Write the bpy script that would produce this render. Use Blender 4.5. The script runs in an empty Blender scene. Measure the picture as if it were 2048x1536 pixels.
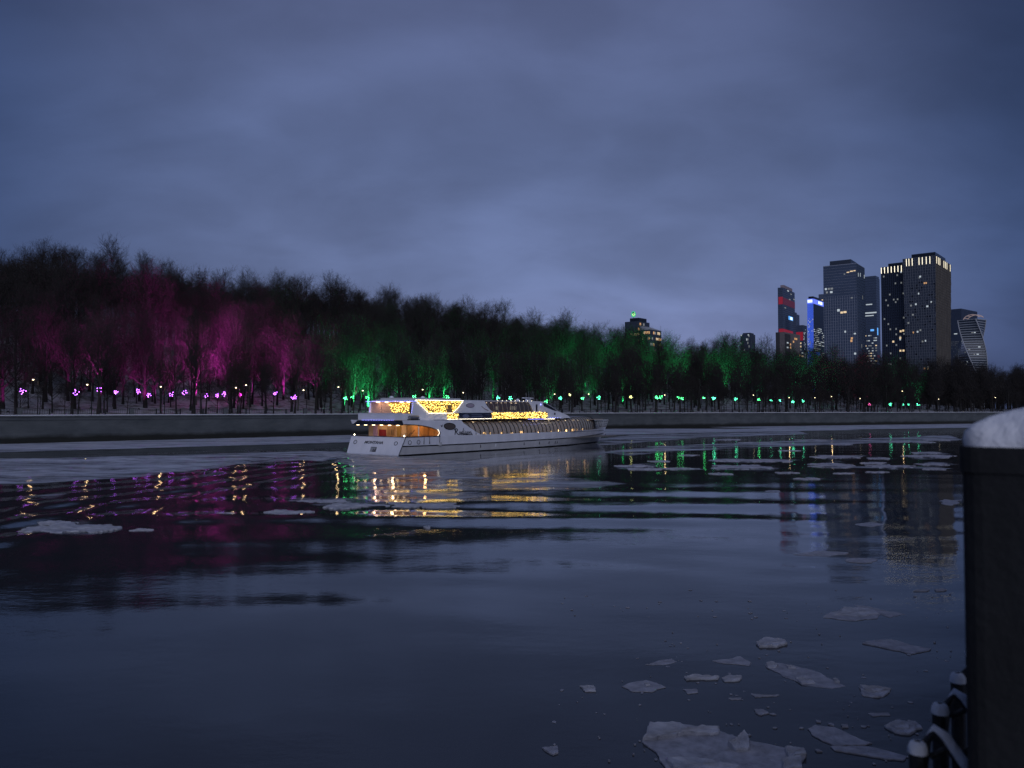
import bpy, math, random
import numpy as np
from mathutils import Vector, Matrix
R = math.radians
sc = bpy.context.scene
COL = sc.collection

# ---------------------------------------------------------------- camera
FPX, CAMH = 1600.0, 5.0
PITCH = math.atan(52 / FPX)
cam_d = bpy.data.cameras.new('camera')
cam_d.sensor_width = 36.0
cam_d.lens = FPX / 2048 * 36.0
cam_d.clip_start = 0.05
cam_d.clip_end = 20000
cam_d.dof.use_dof = True
cam_d.dof.focus_distance = 95
cam_d.dof.aperture_fstop = 8.0
cam = bpy.data.objects.new('camera', cam_d)
COL.objects.link(cam)
cam.location = (0, 0, CAMH)
cam.rotation_euler = (math.pi / 2 + PITCH, 0, 0)
sc.camera = cam

# ---------------------------------------------------------------- world: overcast dusk
world = bpy.data.worlds.new('World')
sc.world = world
world.use_nodes = True
wn, wl = world.node_tree.nodes, world.node_tree.links
wn.clear()


def wnode(t, **kw):
    n = wn.new(t)
    for k, v in kw.items():
        setattr(n, k, v)
    return n


w_out = wnode('ShaderNodeOutputWorld')
w_bg = wnode('ShaderNodeBackground')
w_bg.inputs[1].default_value = 0.1
wl.new(w_bg.outputs[0], w_out.inputs[0])
w_sky = wnode('ShaderNodeTexSky', sky_type='NISHITA', sun_disc=False)
w_sky.sun_elevation = R(-2.0)
w_sky.sun_rotation = R(172)
w_tc = wnode('ShaderNodeTexCoord')
w_sep = wnode('ShaderNodeSeparateXYZ')
wl.new(w_tc.outputs['Generated'], w_sep.inputs[0])


def wmath(op, a, b=None, clamp=False):
    n = wnode('ShaderNodeMath', operation=op, use_clamp=clamp)
    for i, v in enumerate((a, b)):
        if v is None:
            continue
        if isinstance(v, (int, float)):
            n.inputs[i].default_value = v
        else:
            wl.new(v, n.inputs[i])
    return n.outputs[0]


zc = wmath('MAXIMUM', w_sep.outputs[2], 0.0)
den = wmath('ADD', zc, 0.45)
ux = wmath('DIVIDE', w_sep.outputs[0], den)
uy = wmath('DIVIDE', w_sep.outputs[1], den)
w_cmb = wnode('ShaderNodeCombineXYZ')
wl.new(ux, w_cmb.inputs[0])
wl.new(uy, w_cmb.inputs[1])


def wnoise(scale, detail, rough, off, dist=0.0, stretch=(1, 1, 1)):
    m = wnode('ShaderNodeMapping')
    m.inputs['Location'].default_value = off
    m.inputs['Scale'].default_value = stretch
    wl.new(w_cmb.outputs[0], m.inputs[0])
    n = wnode('ShaderNodeTexNoise')
    n.inputs['Scale'].default_value = scale
    n.inputs['Detail'].default_value = detail
    n.inputs['Roughness'].default_value = rough
    n.inputs['Distortion'].default_value = dist
    wl.new(m.outputs[0], n.inputs['Vector'])
    return n.outputs['Fac']


def wmap(v, a, b, c, d):
    n = wnode('ShaderNodeMapRange', interpolation_type='SMOOTHSTEP')
    wl.new(v, n.inputs[0])
    for i, q in enumerate((a, b, c, d)):
        n.inputs[i + 1].default_value = q
    return n.outputs[0]


big = wmap(wnoise(1.5, 3, 0.5, (3.2, 1.7, 0), 0.5, (0.8, 1.1, 1)), 0.32, 0.68, 0.76, 1.12)
mid = wmap(wnoise(3.4, 5, 0.5, (8.1, 4.4, 0), 0.6, (0.75, 1.2, 1)), 0.28, 0.72, 0.88, 1.09)
fine = wmap(wnoise(8.0, 5, 0.6, (1.1, 9.4, 0), 0.3, (0.8, 1.2, 1)), 0.3, 0.7, 0.965, 1.035)
# sky colour dimmed away from the view axis, mostly to paint in lens falloff
hyp = wmath('SQRT', wmath('ADD', wmath('ADD', wmath('MULTIPLY', w_sep.outputs[0], w_sep.outputs[0]), wmath('MULTIPLY', w_sep.outputs[1], w_sep.outputs[1])), 1e-4))
az = wmath('DIVIDE', wmath('ADD', wmath('MULTIPLY', w_sep.outputs[0], -0.02), wmath('MULTIPLY', w_sep.outputs[1], 0.998)), hyp)
side_falloff = [wmap(az, 0.81, 1.0, lo_, hi_) for lo_, hi_ in ((0.40, 1.27), (0.50, 1.27), (0.60, 1.25))]
cl = wmath('MULTIPLY', wmath('MULTIPLY', big, mid), fine)
w_ramp = wnode('ShaderNodeValToRGB')
wl.new(zc, w_ramp.inputs[0])
cr = w_ramp.color_ramp
cr.elements[0].position = 0.0
cr.elements[0].color = (1.56, 1.78, 3.25, 1)
cr.elements[1].position = 1.0
cr.elements[1].color = (0.66, 0.88, 1.80, 1)
e = cr.elements.new(0.16)
e.color = (1.36, 1.80, 3.45, 1)
e = cr.elements.new(0.30)
e.color = (1.14, 1.55, 3.10, 1)
e = cr.elements.new(0.45)
e.color = (0.88, 1.14, 2.32, 1)
w_mul = wnode('ShaderNodeMix', data_type='RGBA', blend_type='MULTIPLY')
w_mul.inputs[0].default_value = 1.0
w_gray = wnode('ShaderNodeCombineColor')
for i in range(3):
    wl.new(wmath('MULTIPLY', cl, side_falloff[i]), w_gray.inputs[i])
wl.new(w_ramp.outputs[0], w_mul.inputs[6])
wl.new(w_gray.outputs[0], w_mul.inputs[7])
w_mix = wnode('ShaderNodeMix', data_type='RGBA')
w_mix.inputs[0].default_value = 0.9
wl.new(w_sky.outputs[0], w_mix.inputs[6])
wl.new(w_mul.outputs[2], w_mix.inputs[7])
wl.new(w_mix.outputs[2], w_bg.inputs[0])

# last daylight through the cloud deck, very soft
sun_d = bpy.data.lights.new('sun', 'SUN')
sun_d.energy = 1.05
sun_d.angle = R(70)
sun_d.color = (0.82, 0.84, 1.0)
sun = bpy.data.objects.new('sun', sun_d)
COL.objects.link(sun)
sun.rotation_euler = (R(66), 0, R(8))

# ---------------------------------------------------------------- render settings
sc.render.engine = 'CYCLES'
sc.cycles.max_bounces = 6
sc.cycles.diffuse_bounces = 2
sc.cycles.glossy_bounces = 4
sc.cycles.transmission_bounces = 4
sc.cycles.transparent_max_bounces = 12
sc.cycles.sample_clamp_indirect = 9.0
sc.cycles.caustics_reflective = False
sc.cycles.caustics_refractive = False
sc.cycles.use_light_tree = True
sc.cycles.use_denoising = True
try:
    sc.cycles.denoiser = 'OPENIMAGEDENOISE'
    sc.cycles.denoising_prefilter = 'FAST'
except Exception:
    pass
vs = sc.view_settings
vs.view_transform = 'Standard'
vs.look = 'None'
vs.exposure = 0.0
vs.gamma = 1.0
vs.use_curve_mapping = False

# ---------------------------------------------------------------- helpers
cP, sP = math.cos(PITCH), math.sin(PITCH)


def ray(px, py):
    a = (px - 1024) / FPX
    b = (768 - py) / FPX
    return a, cP - b * sP, sP + b * cP


def at(px, py, Y):
    a, f, z = ray(px, py)
    return Vector((a / f * Y, Y, CAMH + z / f * Y))


def gnd(px, py, z=0.0):
    a, f, zz = ray(px, py)
    t = (z - CAMH) / zz
    return Vector((a * t, f * t, z))


MATS = {}


def mat(name, col=(0.5, 0.5, 0.5), rough=0.6, metal=0.0, emit=None, es=0.0, spec=None,
        noise=0.0, nscale=5.0, bump=0.0, bscale=20.0, stretch=(1, 1, 1)):
    if name in MATS:
        return MATS[name]
    m = bpy.data.materials.new(name)
    m.use_nodes = True
    nt = m.node_tree
    b = nt.nodes['Principled BSDF']
    b.inputs['Base Color'].default_value = (*col, 1)
    b.inputs['Roughness'].default_value = rough
    b.inputs['Metallic'].default_value = metal
    if spec is not None:
        b.inputs['Specular IOR Level'].default_value = spec
    if emit is not None:
        b.inputs['Emission Color'].default_value = (*emit, 1)
        b.inputs['Emission Strength'].default_value = es
        if name not in ('warm_lamp', 'gold_bulbs'):
            m.cycles.emission_sampling = 'NONE'
    if noise or bump:
        tc = nt.nodes.new('ShaderNodeTexCoord')
        mp = nt.nodes.new('ShaderNodeMapping')
        mp.inputs['Scale'].default_value = stretch
        nt.links.new(tc.outputs['Object'], mp.inputs[0])
    if noise:
        n = nt.nodes.new('ShaderNodeTexNoise')
        n.inputs['Scale'].default_value = nscale
        n.inputs['Detail'].default_value = 6
        nt.links.new(mp.outputs[0], n.inputs['Vector'])
        r = nt.nodes.new('ShaderNodeMapRange')
        r.inputs[1].default_value = 0.3
        r.inputs[2].default_value = 0.7
        r.inputs[3].default_value = 1 - noise
        r.inputs[4].default_value = 1 + noise
        nt.links.new(n.outputs['Fac'], r.inputs[0])
        mx = nt.nodes.new('ShaderNodeMix')
        mx.data_type = 'RGBA'
        mx.blend_type = 'MULTIPLY'
        mx.inputs[0].default_value = 1
        mx.inputs[6].default_value = (*col, 1)
        cc = nt.nodes.new('ShaderNodeCombineColor')
        for i in range(3):
            nt.links.new(r.outputs[0], cc.inputs[i])
        nt.links.new(cc.outputs[0], mx.inputs[7])
        nt.links.new(mx.outputs[2], b.inputs['Base Color'])
    if bump:
        n2 = nt.nodes.new('ShaderNodeTexNoise')
        n2.inputs['Scale'].default_value = bscale
        n2.inputs['Detail'].default_value = 5
        nt.links.new(mp.outputs[0], n2.inputs['Vector'])
        bp = nt.nodes.new('ShaderNodeBump')
        bp.inputs['Strength'].default_value = bump
        bp.inputs['Distance'].default_value = 0.05
        nt.links.new(n2.outputs['Fac'], bp.inputs['Height'])
        nt.links.new(bp.outputs[0], b.inputs['Normal'])
    MATS[name] = m
    return m


class MB:
    def __init__(s):
        s.v = []
        s.f = []

    def add(s, vs_, fs_):
        o = len(s.v)
        s.v.extend([tuple(q) for q in vs_])
        s.f.extend([tuple(i + o for i in q) for q in fs_])
        return s

    def box(s, x0, x1, y0, y1, z0, z1, M=None):
        vs_ = [(x, y, z) for x in (x0, x1) for y in (y0, y1) for z in (z0, z1)]
        if M is not None:
            vs_ = [M @ Vector(q) for q in vs_]
        return s.add(vs_, [(0, 1, 3, 2), (4, 6, 7, 5), (0, 4, 5, 1), (2, 3, 7, 6), (0, 2, 6, 4), (1, 5, 7, 3)])

    def tube(s, pts, rad, n=6, cap=True):
        pts = [Vector(q) for q in pts]
        if isinstance(rad, (int, float)):
            rad = [rad] * len(pts)
        rings = []
        vs_, fs_ = [], []
        for i, q in enumerate(pts):
            d = (pts[min(i + 1, len(pts) - 1)] - pts[max(i - 1, 0)])
            if d.length < 1e-9:
                d = Vector((0, 0, 1))
            d.normalize()
            a = d.orthogonal() if i == 0 else (pa - d * pa.dot(d))
            if a.length < 1e-6:
                a = d.orthogonal()
            a.normalize()
            pa = a
            b = d.cross(a)
            for k in range(n):
                t = 2 * math.pi * k / n
                vs_.append(q + (a * math.cos(t) + b * math.sin(t)) * rad[i])
        for i in range(len(pts) - 1):
            for k in range(n):
                k2 = (k + 1) % n
                fs_.append((i * n + k, i * n + k2, (i + 1) * n + k2, (i + 1) * n + k))
        if cap and n > 2:
            fs_.append(tuple(range(n - 1, -1, -1)))
            fs_.append(tuple((len(pts) - 1) * n + k for k in range(n)))
        return s.add(vs_, fs_)

    def prism(s, poly, a0, a1, f):
        """poly of 2-D points, extruded between a0 and a1; f(u, v, a) -> xyz"""
        n = len(poly)
        vs_ = [f(u, v, a0) for u, v in poly] + [f(u, v, a1) for u, v in poly]
        fs_ = [tuple(range(n)), tuple(range(2 * n - 1, n - 1, -1))]
        for i in range(n):
            j = (i + 1) % n
            fs_.append((i, i + n, j + n, j))
        return s.add(vs_, fs_)

    def octa(s, c, r):
        x, y, z = c
        return s.add([(x + r, y, z), (x - r, y, z), (x, y + r, z), (x, y - r, z), (x, y, z + r), (x, y, z - r)],
                     [(0, 2, 4), (2, 1, 4), (1, 3, 4), (3, 0, 4), (2, 0, 5), (1, 2, 5), (3, 1, 5), (0, 3, 5)])

    def ball(s, c, r, nu=8, nv=5, sz=1.0):
        vs_, fs_ = [], []
        for j in range(nv + 1):
            t = math.pi * j / nv
            for i in range(nu):
                p = 2 * math.pi * i / nu
                vs_.append((c[0] + r * math.sin(t) * math.cos(p), c[1] + r * math.sin(t) * math.sin(p), c[2] + r * sz * math.cos(t)))
        for j in range(nv):
            for i in range(nu):
                i2 = (i + 1) % nu
                fs_.append((j * nu + i, j * nu + i2, (j + 1) * nu + i2, (j + 1) * nu + i))
        return s.add(vs_, fs_)

    def mesh(s, name, m=None, smooth=False):
        me = bpy.data.meshes.new(name)
        me.from_pydata(s.v, [], s.f)
        if m is not None:
            me.materials.append(m)
        if smooth:
            me.polygons.foreach_set('use_smooth', [True] * len(me.polygons))
        me.update()
        return me

    def build(s, name, m, parent=None, smooth=False, loc=None):
        return obj(name, s.mesh(name, m, smooth), parent, loc)


def obj(name, me, parent=None, loc=None):
    o = bpy.data.objects.new(name, me)
    COL.objects.link(o)
    if parent is not None:
        o.parent = parent
    if loc is not None:
        o.location = loc
    return o


def tag(o, label=None, cat=None, group=None, kind=None):
    if label:
        o['label'] = label
    if cat:
        o['category'] = cat
    if group:
        o['group'] = group
    if kind:
        o['kind'] = kind
    return o


def empty(name, loc, rz=0.0):
    o = bpy.data.objects.new(name, None)
    COL.objects.link(o)
    o.location = loc
    o.rotation_euler = (0, 0, rz)
    o.empty_display_size = 0.3
    return o


def box(name, m, parent, *a, M=None):
    return MB().box(*a, M=M).build(name, m, parent)


rnd = random.Random(7)

# ---------------------------------------------------------------- materials
M_white = mat('white_paint', (0.82, 0.83, 0.90), 0.35, noise=0.09, nscale=1.1, stretch=(1, 1, .35))
M_white2 = mat('white_hull_shaded', (0.56, 0.56, 0.58), 0.4, noise=0.10, nscale=0.7, stretch=(1, 1, 0.3))  # white greyed to paint in the shade on the downward-angled lower hull
M_black = mat('black_trim', (0.012, 0.012, 0.015), 0.4)
M_grey = mat('grey_metal', (0.3, 0.3, 0.32), 0.4, 0.6)
M_snow = mat('snow', (0.78, 0.79, 0.84), 0.75, noise=0.06, nscale=9, bump=0.35, bscale=30)
M_granite = mat('granite', (0.10, 0.105, 0.11), 0.8, noise=0.35, nscale=1.2, bump=0.3, bscale=6)
M_iron = mat('cast_iron', (0.015, 0.016, 0.018), 0.55, bump=0.2, bscale=120)
M_bark = mat('bark', (0.020, 0.018, 0.017), 0.9, noise=0.3, nscale=2.0)
M_twig = mat('twig', (0.023, 0.019, 0.018), 0.9)
M_spruce = mat('spruce_needles', (0.015, 0.024, 0.017), 0.9)
M_gold = mat('gold_bulbs', (0.9, 0.7, 0.3), 0.4, emit=(1.0, 0.66, 0.15), es=7.0)
M_whitebulb = mat('white_bulbs', (0.9, 0.9, 0.9), 0.4, emit=(1.0, 0.88, 0.66), es=6.0)
M_bluebulb = mat('blue_bulbs', (0.6, 0.6, 0.9), 0.4, emit=(0.22, 0.24, 1.0), es=4.0)
M_warm = mat('warm_lamp', (0.9, 0.8, 0.6), 0.4, emit=(1.0, 0.72, 0.38), es=12.0)
M_warmdim = mat('warm_lamp_shade', (0.9, 0.8, 0.6), 0.4, emit=(1.0, 0.68, 0.30), es=3.2)
M_street = mat('street_lamp_glow', (0.9, 0.8, 0.6), 0.4, emit=(1.0, 0.80, 0.52), es=7.0)
M_purple = mat('purple_bulbs', (0.7, 0.4, 0.9), 0.4, emit=(0.50, 0.12, 1.0), es=13.0)
M_green = mat('green_bulbs', (0.4, 0.9, 0.5), 0.4, emit=(0.08, 1.0, 0.26), es=17.0)
M_mint = mat('mint_bulbs', (0.4, 0.9, 0.7), 0.4, emit=(0.10, 1.0, 0.50), es=16.0)


# ---------------------------------------------------------------- river course: far quay line
WALL = [(-190, 10), (-138, 60), (-103, 92), (-75.3, 117.9), (-57.1, 135.9), (-32.4, 160.3), (24.6, 212.0), (90, 252),
        (164.8, 291.4), (260, 339), (400, 405), (640, 505), (1000, 640)]
WALLV = [Vector(q) for q in WALL]


def smooth_line(pts, step):
    """Catmull-Rom resampled by arc length"""
    out = []
    n = len(pts)
    for i in range(n - 1):
        p0, p1, p2, p3 = pts[max(i - 1, 0)], pts[i], pts[i + 1], pts[min(i + 2, n - 1)]
        for k in range(24):
            t = k / 24
            out.append(0.5 * ((2 * p1) + (p2 - p0) * t + (2 * p0 - 5 * p1 + 4 * p2 - p3) * t * t + (3 * p1 - p0 - 3 * p2 + p3) * t ** 3))
    out.append(pts[-1])
    res = [out[0]]
    acc = 0
    for a, b in zip(out, out[1:]):
        L = (b - a).length
        while acc + L >= step:
            a = a + (b - a) * ((step - acc) / L)
            res.append(a.copy())
            L = (b - a).length
            acc = 0
        acc += L
    return res


WL = smooth_line(WALLV, 2.0)      # quay line, points every 2 m
NW = len(WL)
WN = []                            # inland normals
for i in range(NW):
    d = (WL[min(i + 3, NW - 1)] - WL[max(i - 3, 0)]).normalized()
    WN.append(Vector((-d.y, d.x)))


def wp(t, s):
    """point at t metres along the quay line, s metres inland"""
    f = max(0.0, min(NW - 1.001, t / 2.0))
    i = int(f)
    a = f - i
    p = WL[i] * (1 - a) + WL[i + 1] * a
    n = (WN[i] * (1 - a) + WN[i + 1] * a)
    return p + n * s


def t_of_px(px, s=0.0):
    """quay parameter at which the line of sight through image column px meets the offset line s"""
    k = (px - 1024) / FPX
    best, bt = 1e9, 0
    for i in range(0, NW - 1):
        p = WL[i] + WN[i] * s
        if p.y < 5:
            continue
        e_ = abs(p.x / p.y - k)
        if e_ < best:
            best, bt = e_, i * 2.0
    return bt


QZ = 4.22
# ridge height (ground) along the quay, keyed by t
SKYL = [(0, 488), (80, 490), (150, 493), (220, 503), (300, 517), (370, 535), (430, 552), (480, 560), (540, 552), (600, 550), (700, 570), (800, 585), (900, 597), (1000, 621), (1100, 637),
        (1200, 662), (1300, 680), (1400, 684), (1480, 698), (1560, 718), (1640, 716), (1700, 732), (1760, 748), (1850, 752), (1950, 762)]
RK = [(0, 28)]
for px_, y_ in SKYL:
    t_ = t_of_px(px_, 100)
    if t_ <= RK[-1][0] + 1:
        continue
    p_ = wp(t_, 100)
    RK.append((t_, max(QZ + .5, at(px_, y_, p_.y).z - 16.5)))
RK.append((3000, 5))
RT = np.array([k[0] for k in RK], float)
RH = np.array([k[1] for k in RK], float)


def ground_z(t, s):
    r = float(np.interp(t, RT, RH))
    if s < 14:
        return QZ
    q = min(1.0, (s - 14) / 100.0)
    q = q * q * (3 - 2 * q) * 0.55 + q * 0.45
    w = 0.9 * math.sin(t * 0.11 + s * 0.07) + 0.7 * math.sin(t * 0.05 - s * 0.13)
    return QZ + (r - QZ) * q + w * min(1, (s - 14) / 25) * min(1, r / 20)


# terrain
tv, tf = [], []
S_L = [0.55, 6, 12, 14, 17, 21, 26, 32, 40, 50, 60, 72, 85, 100, 114, 130, 160, 220, 400, 1200]
tidx = list(range(0, NW, 3))
for i in tidx:
    for s_ in S_L:
        p = wp(i * 2.0, s_ if s_ < 300 else s_)
        tv.append((p.x, p.y, ground_z(i * 2.0, s_)))
ns = len(S_L)
for a in range(len(tidx) - 1):
    for b in range(ns - 1):
        tf.append((a * ns + b, (a + 1) * ns + b, (a + 1) * ns + b + 1, a * ns + b + 1))


def snow_ground_mat():
    m = bpy.data.materials.new('snowy_slope')
    m.use_nodes = True
    nt = m.node_tree
    b = nt.nodes['Principled BSDF']
    b.inputs['Roughness'].default_value = 0.9
    tc = nt.nodes.new('ShaderNodeTexCoord')
    n = nt.nodes.new('ShaderNodeTexNoise')
    n.inputs['Scale'].default_value = 0.35
    n.inputs['Detail'].default_value = 8
    n.inputs['Roughness'].default_value = 0.7
    nt.links.new(tc.outputs['Object'], n.inputs['Vector'])
    r = nt.nodes.new('ShaderNodeValToRGB')
    r.color_ramp.elements[0].position = 0.36
    r.color_ramp.elements[0].color = (0.10, 0.085, 0.07, 1)
    r.color_ramp.elements[1].position = 0.56
    r.color_ramp.elements[1].color = (0.55, 0.56, 0.60, 1)
    nt.links.new(n.outputs['Fac'], r.inputs[0])
    nt.links.new(r.outputs[0], b.inputs['Base Color'])
    return m


M_slope = snow_ground_mat()
me = bpy.data.meshes.new('hillside')
me.from_pydata(tv, [], tf)
me.materials.append(M_slope)
me.polygons.foreach_set('use_smooth', [True] * len(me.polygons))
hill = tag(obj('hillside', me), 'snow covered wooded hillside rising behind the far quay', kind='structure')

# far ground under the city
gm = MB()
gm.add([(-6000, 700, 3.0), (9000, 700, 3.0), (9000, 16000, 3.0), (-6000, 16000, 3.0)], [(0, 1, 2, 3)])
far_ground = tag(gm.build('far_ground', mat('far_land', (0.12, 0.12, 0.13), 0.9, noise=0.3, nscale=0.01)), kind='structure')

# ---------------------------------------------------------------- embankment wall
wall = empty('embankment_wall', (*wp(NW, 0), 0))
wall.location = (WL[NW // 3].x, WL[NW // 3].y, 0)
tag(wall, 'long grey granite embankment wall with snowy coping on the far bank', 'embankment wall')
woff = -Vector(wall.location)


def strip(i0, i1, prof, name, m, parent, close=False, step=1):
    """sweep profile [(s, z), ...] along the quay line"""
    mb = MB()
    idx = list(range(i0, i1, step))
    if idx[-1] != i1:
        idx.append(i1)
    n = len(prof)
    for i in idx:
        for s_, z in prof:
            p = WL[i] + WN[i] * s_
            mb.v.append((p.x + woff.x, p.y + woff.y, z))
    for a in range(len(idx) - 1):
        for b in range(n - 1):
            mb.f.append((a * n + b, (a + 1) * n + b, (a + 1) * n + b + 1, a * n + b + 1))
        if close:
            mb.f.append((a * n + n - 1, (a + 1) * n + n - 1, (a + 1) * n, a * n))
    return mb.build(name, m, parent)


def wall_mat():
    m = bpy.data.materials.new('granite_courses')
    m.use_nodes = True
    nt = m.node_tree
    b = nt.nodes['Principled BSDF']
    b.inputs['Roughness'].default_value = 0.85
    tc = nt.nodes.new('ShaderNodeTexCoord')
    n = nt.nodes.new('ShaderNodeTexNoise')
    n.inputs['Scale'].default_value = 0.25
    n.inputs['Detail'].default_value = 9
    n.inputs['Roughness'].default_value = 0.65
    mp = nt.nodes.new('ShaderNodeMapping')
    mp.inputs['Scale'].default_value = (1, 1, 2.2)
    nt.links.new(tc.outputs['Object'], mp.inputs[0])
    nt.links.new(mp.outputs[0], n.inputs['Vector'])
    r = nt.nodes.new('ShaderNodeValToRGB')
    r.color_ramp.elements[0].position = 0.3
    r.color_ramp.elements[0].color = (0.055, 0.065, 0.07, 1)
    r.color_ramp.elements[1].position = 0.72
    r.color_ramp.elements[1].color = (0.115, 0.125, 0.13, 1)
    nt.links.new(n.outputs['Fac'], r.inputs[0])
    # shade at the foot of the wall, painted into the colour
    sp = nt.nodes.new('ShaderNodeSeparateXYZ')
    nt.links.new(tc.outputs['Object'], sp.inputs[0])
    ad = nt.nodes.new('ShaderNodeMath')
    ad.operation = 'MULTIPLY_ADD'
    ad.inputs[1].default_value = 0.9
    nt.links.new(n.outputs['Fac'], ad.inputs[0])
    nt.links.new(sp.outputs[2], ad.inputs[2])
    mr = nt.nodes.new('ShaderNodeMapRange')
    mr.inputs[1].default_value = 1.15
    mr.inputs[2].default_value = 1.75
    nt.links.new(ad.outputs[0], mr.inputs[0])
    mx = nt.nodes.new('ShaderNodeMix')
    mx.data_type = 'RGBA'
    mx.inputs[6].default_value = (0.012, 0.013, 0.011, 1)
    nt.links.new(mr.outputs[0], mx.inputs[0])
    nt.links.new(r.outputs[0], mx.inputs[7])
    nt.links.new(mx.outputs[2], b.inputs['Base Color'])
    return m


M_wallg = wall_mat()
# courses of granite, each recessed a little from the one below, with real joints
zc_ = [-0.6, 0.75, 1.45, 2.15, 2.85, 3.50]
for k in range(len(zc_) - 1):
    prof = [(-0.02 + 0.05 * k, zc_[k]), (-0.02 + 0.05 * k, zc_[k + 1] - 0.035), (0.03 + 0.05 * k, zc_[k + 1])]
    strip(0, NW - 1, prof, 'stone_course', M_wallg, wall)
strip(0, NW - 1, [(0.6, 3.5), (0.05, 3.505), (0.05, 3.95), (0.6, 3.952)], 'upper_course', M_wallg, wall)
strip(0, NW - 1, [(0.5, 3.955), (-0.14, 3.955), (-0.14, 4.16), (0.9, 4.162)], 'coping', M_granite, wall)
strip(0, NW - 1, [(0.9, 4.18), (-0.15, 4.163), (-0.12, 4.235), (0.05, 4.27), (0.5, 4.26), (0.9, 4.23)], 'snow_ledge', M_snow, wall)

# railing on the far quay
rail = empty('quay_railing', (*wall.location[:2], QZ))
tag(rail, 'dark iron railing with stone posts along the top of the far embankment', 'railing')
woffz = Vector((-rail.location.x, -rail.location.y, 0))
i_a, i_b = int(t_of_px(-150) / 2), int(t_of_px(2100) / 2)


def rail_tube(z, r, name):
    mb = MB()
    mb.tube([(WL[i].x + WN[i].x * 0.35 + woffz.x, WL[i].y + WN[i].y * 0.35 + woffz.y, z) for i in range(i_a, i_b, 1)], r, 4)
    return mb.build(name, M_iron, rail)


rail_tube(0.92, 0.055, 'top_rail')
rail_tube(0.66, 0.025, 'middle_rail')
rail_tube(0.20, 0.03, 'bottom_rail')
pick = MB()
for i in range(i_a, i_b):
    for k in range(6):
        a = k / 6
        p = WL[i] * (1 - a) + WL[i + 1] * a + WN[i] * 0.35
        pick.box(p.x + woffz.x - 0.015, p.x + woffz.x + 0.015, p.y + woffz.y - 0.015, p.y + woffz.y + 0.015, 0.2, 0.9)
tag(pick.build('pickets', M_iron, rail), kind='stuff')
post_me = MB().box(-0.32, 0.32, -0.25, 0.25, -0.05, 1.0).box(-0.36, 0.36, -0.29, 0.29, 1.0, 1.12).mesh('post', M_granite)
thin_me = MB().box(-0.09, 0.09, -0.09, 0.09, -0.05, 1.0).mesh('post', M_iron)
k = 0
for i in range(i_a, i_b, 2):
    k += 1
    big_p = (k % 4 == 0)
    p = WL[i] + WN[i] * 0.35
    o = obj('post', post_me if big_p else thin_me, rail, (p.x + woffz.x, p.y + woffz.y, 0))
    n = WN[i]
    o.rotation_euler = (0, 0, math.atan2(n.y, n.x) + math.pi / 2)

# ---------------------------------------------------------------- water
BO = Vector((-15.69, 89.85, 0))                  # boat stern, centre, waterline
BU = Vector((0.6215, 0.7834, 0)).normalized()
BR_ = Vector((BU.y, -BU.x, 0))
BANG = math.atan2(BU.y, BU.x)


def water_height(X, Y):
    rg = np.random.RandomState(5)
    H = np.zeros_like(X)
    for i in range(34):
        lam = 1.6 * (8.0 / 1.6) ** rg.rand()
        th = rg.normal(1.35, 0.55)
        sl = 0.0017 * (0.6 + 0.8 * rg.rand())
        k = 2 * math.pi / lam
        H += sl / k * np.sin(k * (X * math.cos(th) + Y * math.sin(th)) + rg.rand() * 6.28)
    H *= 0.75 + 0.6 * np.sin(X * 0.045 + 1.0) * np.sin(Y * 0.06 + X * 0.02)
    # long crested train running ahead of the wake
    ph = Y + 0.05 * X + 0.0016 * (X - 4) ** 2
    envY = np.exp(-((Y - 41) / 11.0) ** 2)
    edge = 1 / (1 + np.exp((X - (2 + (Y - 26) * 1.2)) / 5.0))
    H += 0.030 / (2 * math.pi / 6.6) * envY * edge * np.sin(2 * math.pi * (ph - 48.6) / 6.6 + 0.4 * np.sin(X * 0.08))
    # wake of the boat
    dx, dy = X - BO.x, Y - BO.y
    s = dx * BU.x + dy * BU.y
    w = dx * BR_.x + dy * BR_.y
    d = np.maximum(-s, 0)
    behind = 1 / (1 + np.exp((s + 1.0) / 0.8))
    core = np.exp(-(w / (4.5 + 0.10 * d)) ** 2) * behind * np.exp(-d / 60)
    for i in range(10):
        lam = 2.2 + 4.5 * rg.rand()
        th = BANG + rg.normal(0, 0.55)
        k = 2 * math.pi / lam
        H += core * 0.055 / k * np.sin(k * (X * math.cos(th) + Y * math.sin(th)) + rg.rand() * 6.28)
    for (s0, amp, spr_, lm) in ((44.0, 0.05, .33, 4.6), (1.0, 0.07, .33, 4.0), (-1.0, 0.14, .56, 3.4)):
        dd = np.maximum(s0 - s, 0)
        for sg in (1, -1):
            arm = sg * w - (2.0 + spr_ * dd)
            env = np.exp(-(arm / (2.2 + (0.05 if s0 > 0 else .11) * dd)) ** 2) * np.exp(-dd / 70) * (dd > 0) * (1 - np.exp(-dd / 5.0))
            H += amp / (2 * math.pi / lm) * env * np.sin(2 * math.pi * (arm * 0.85 + 0.15 * dd + .5 * np.sin(dd * .35)) / lm)
    # stern turbulence
    st = np.exp(-(w / 4.5) ** 2) * np.exp(-((s + 3.5) / 4.0) ** 2)
    for i in range(10):
        lam = 0.9 + 1.6 * rg.rand()
        th = rg.rand() * 6.28
        k = 2 * math.pi / lam
        H += st * 0.05 / k * np.sin(k * (X * math.cos(th) + Y * math.sin(th)) + rg.rand() * 6.28)
    return H


def grid_lines(lo, hi, step, outer_lo, outer_hi):
    return np.array(outer_lo + list(np.arange(lo, hi, step)) + outer_hi)


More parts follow.
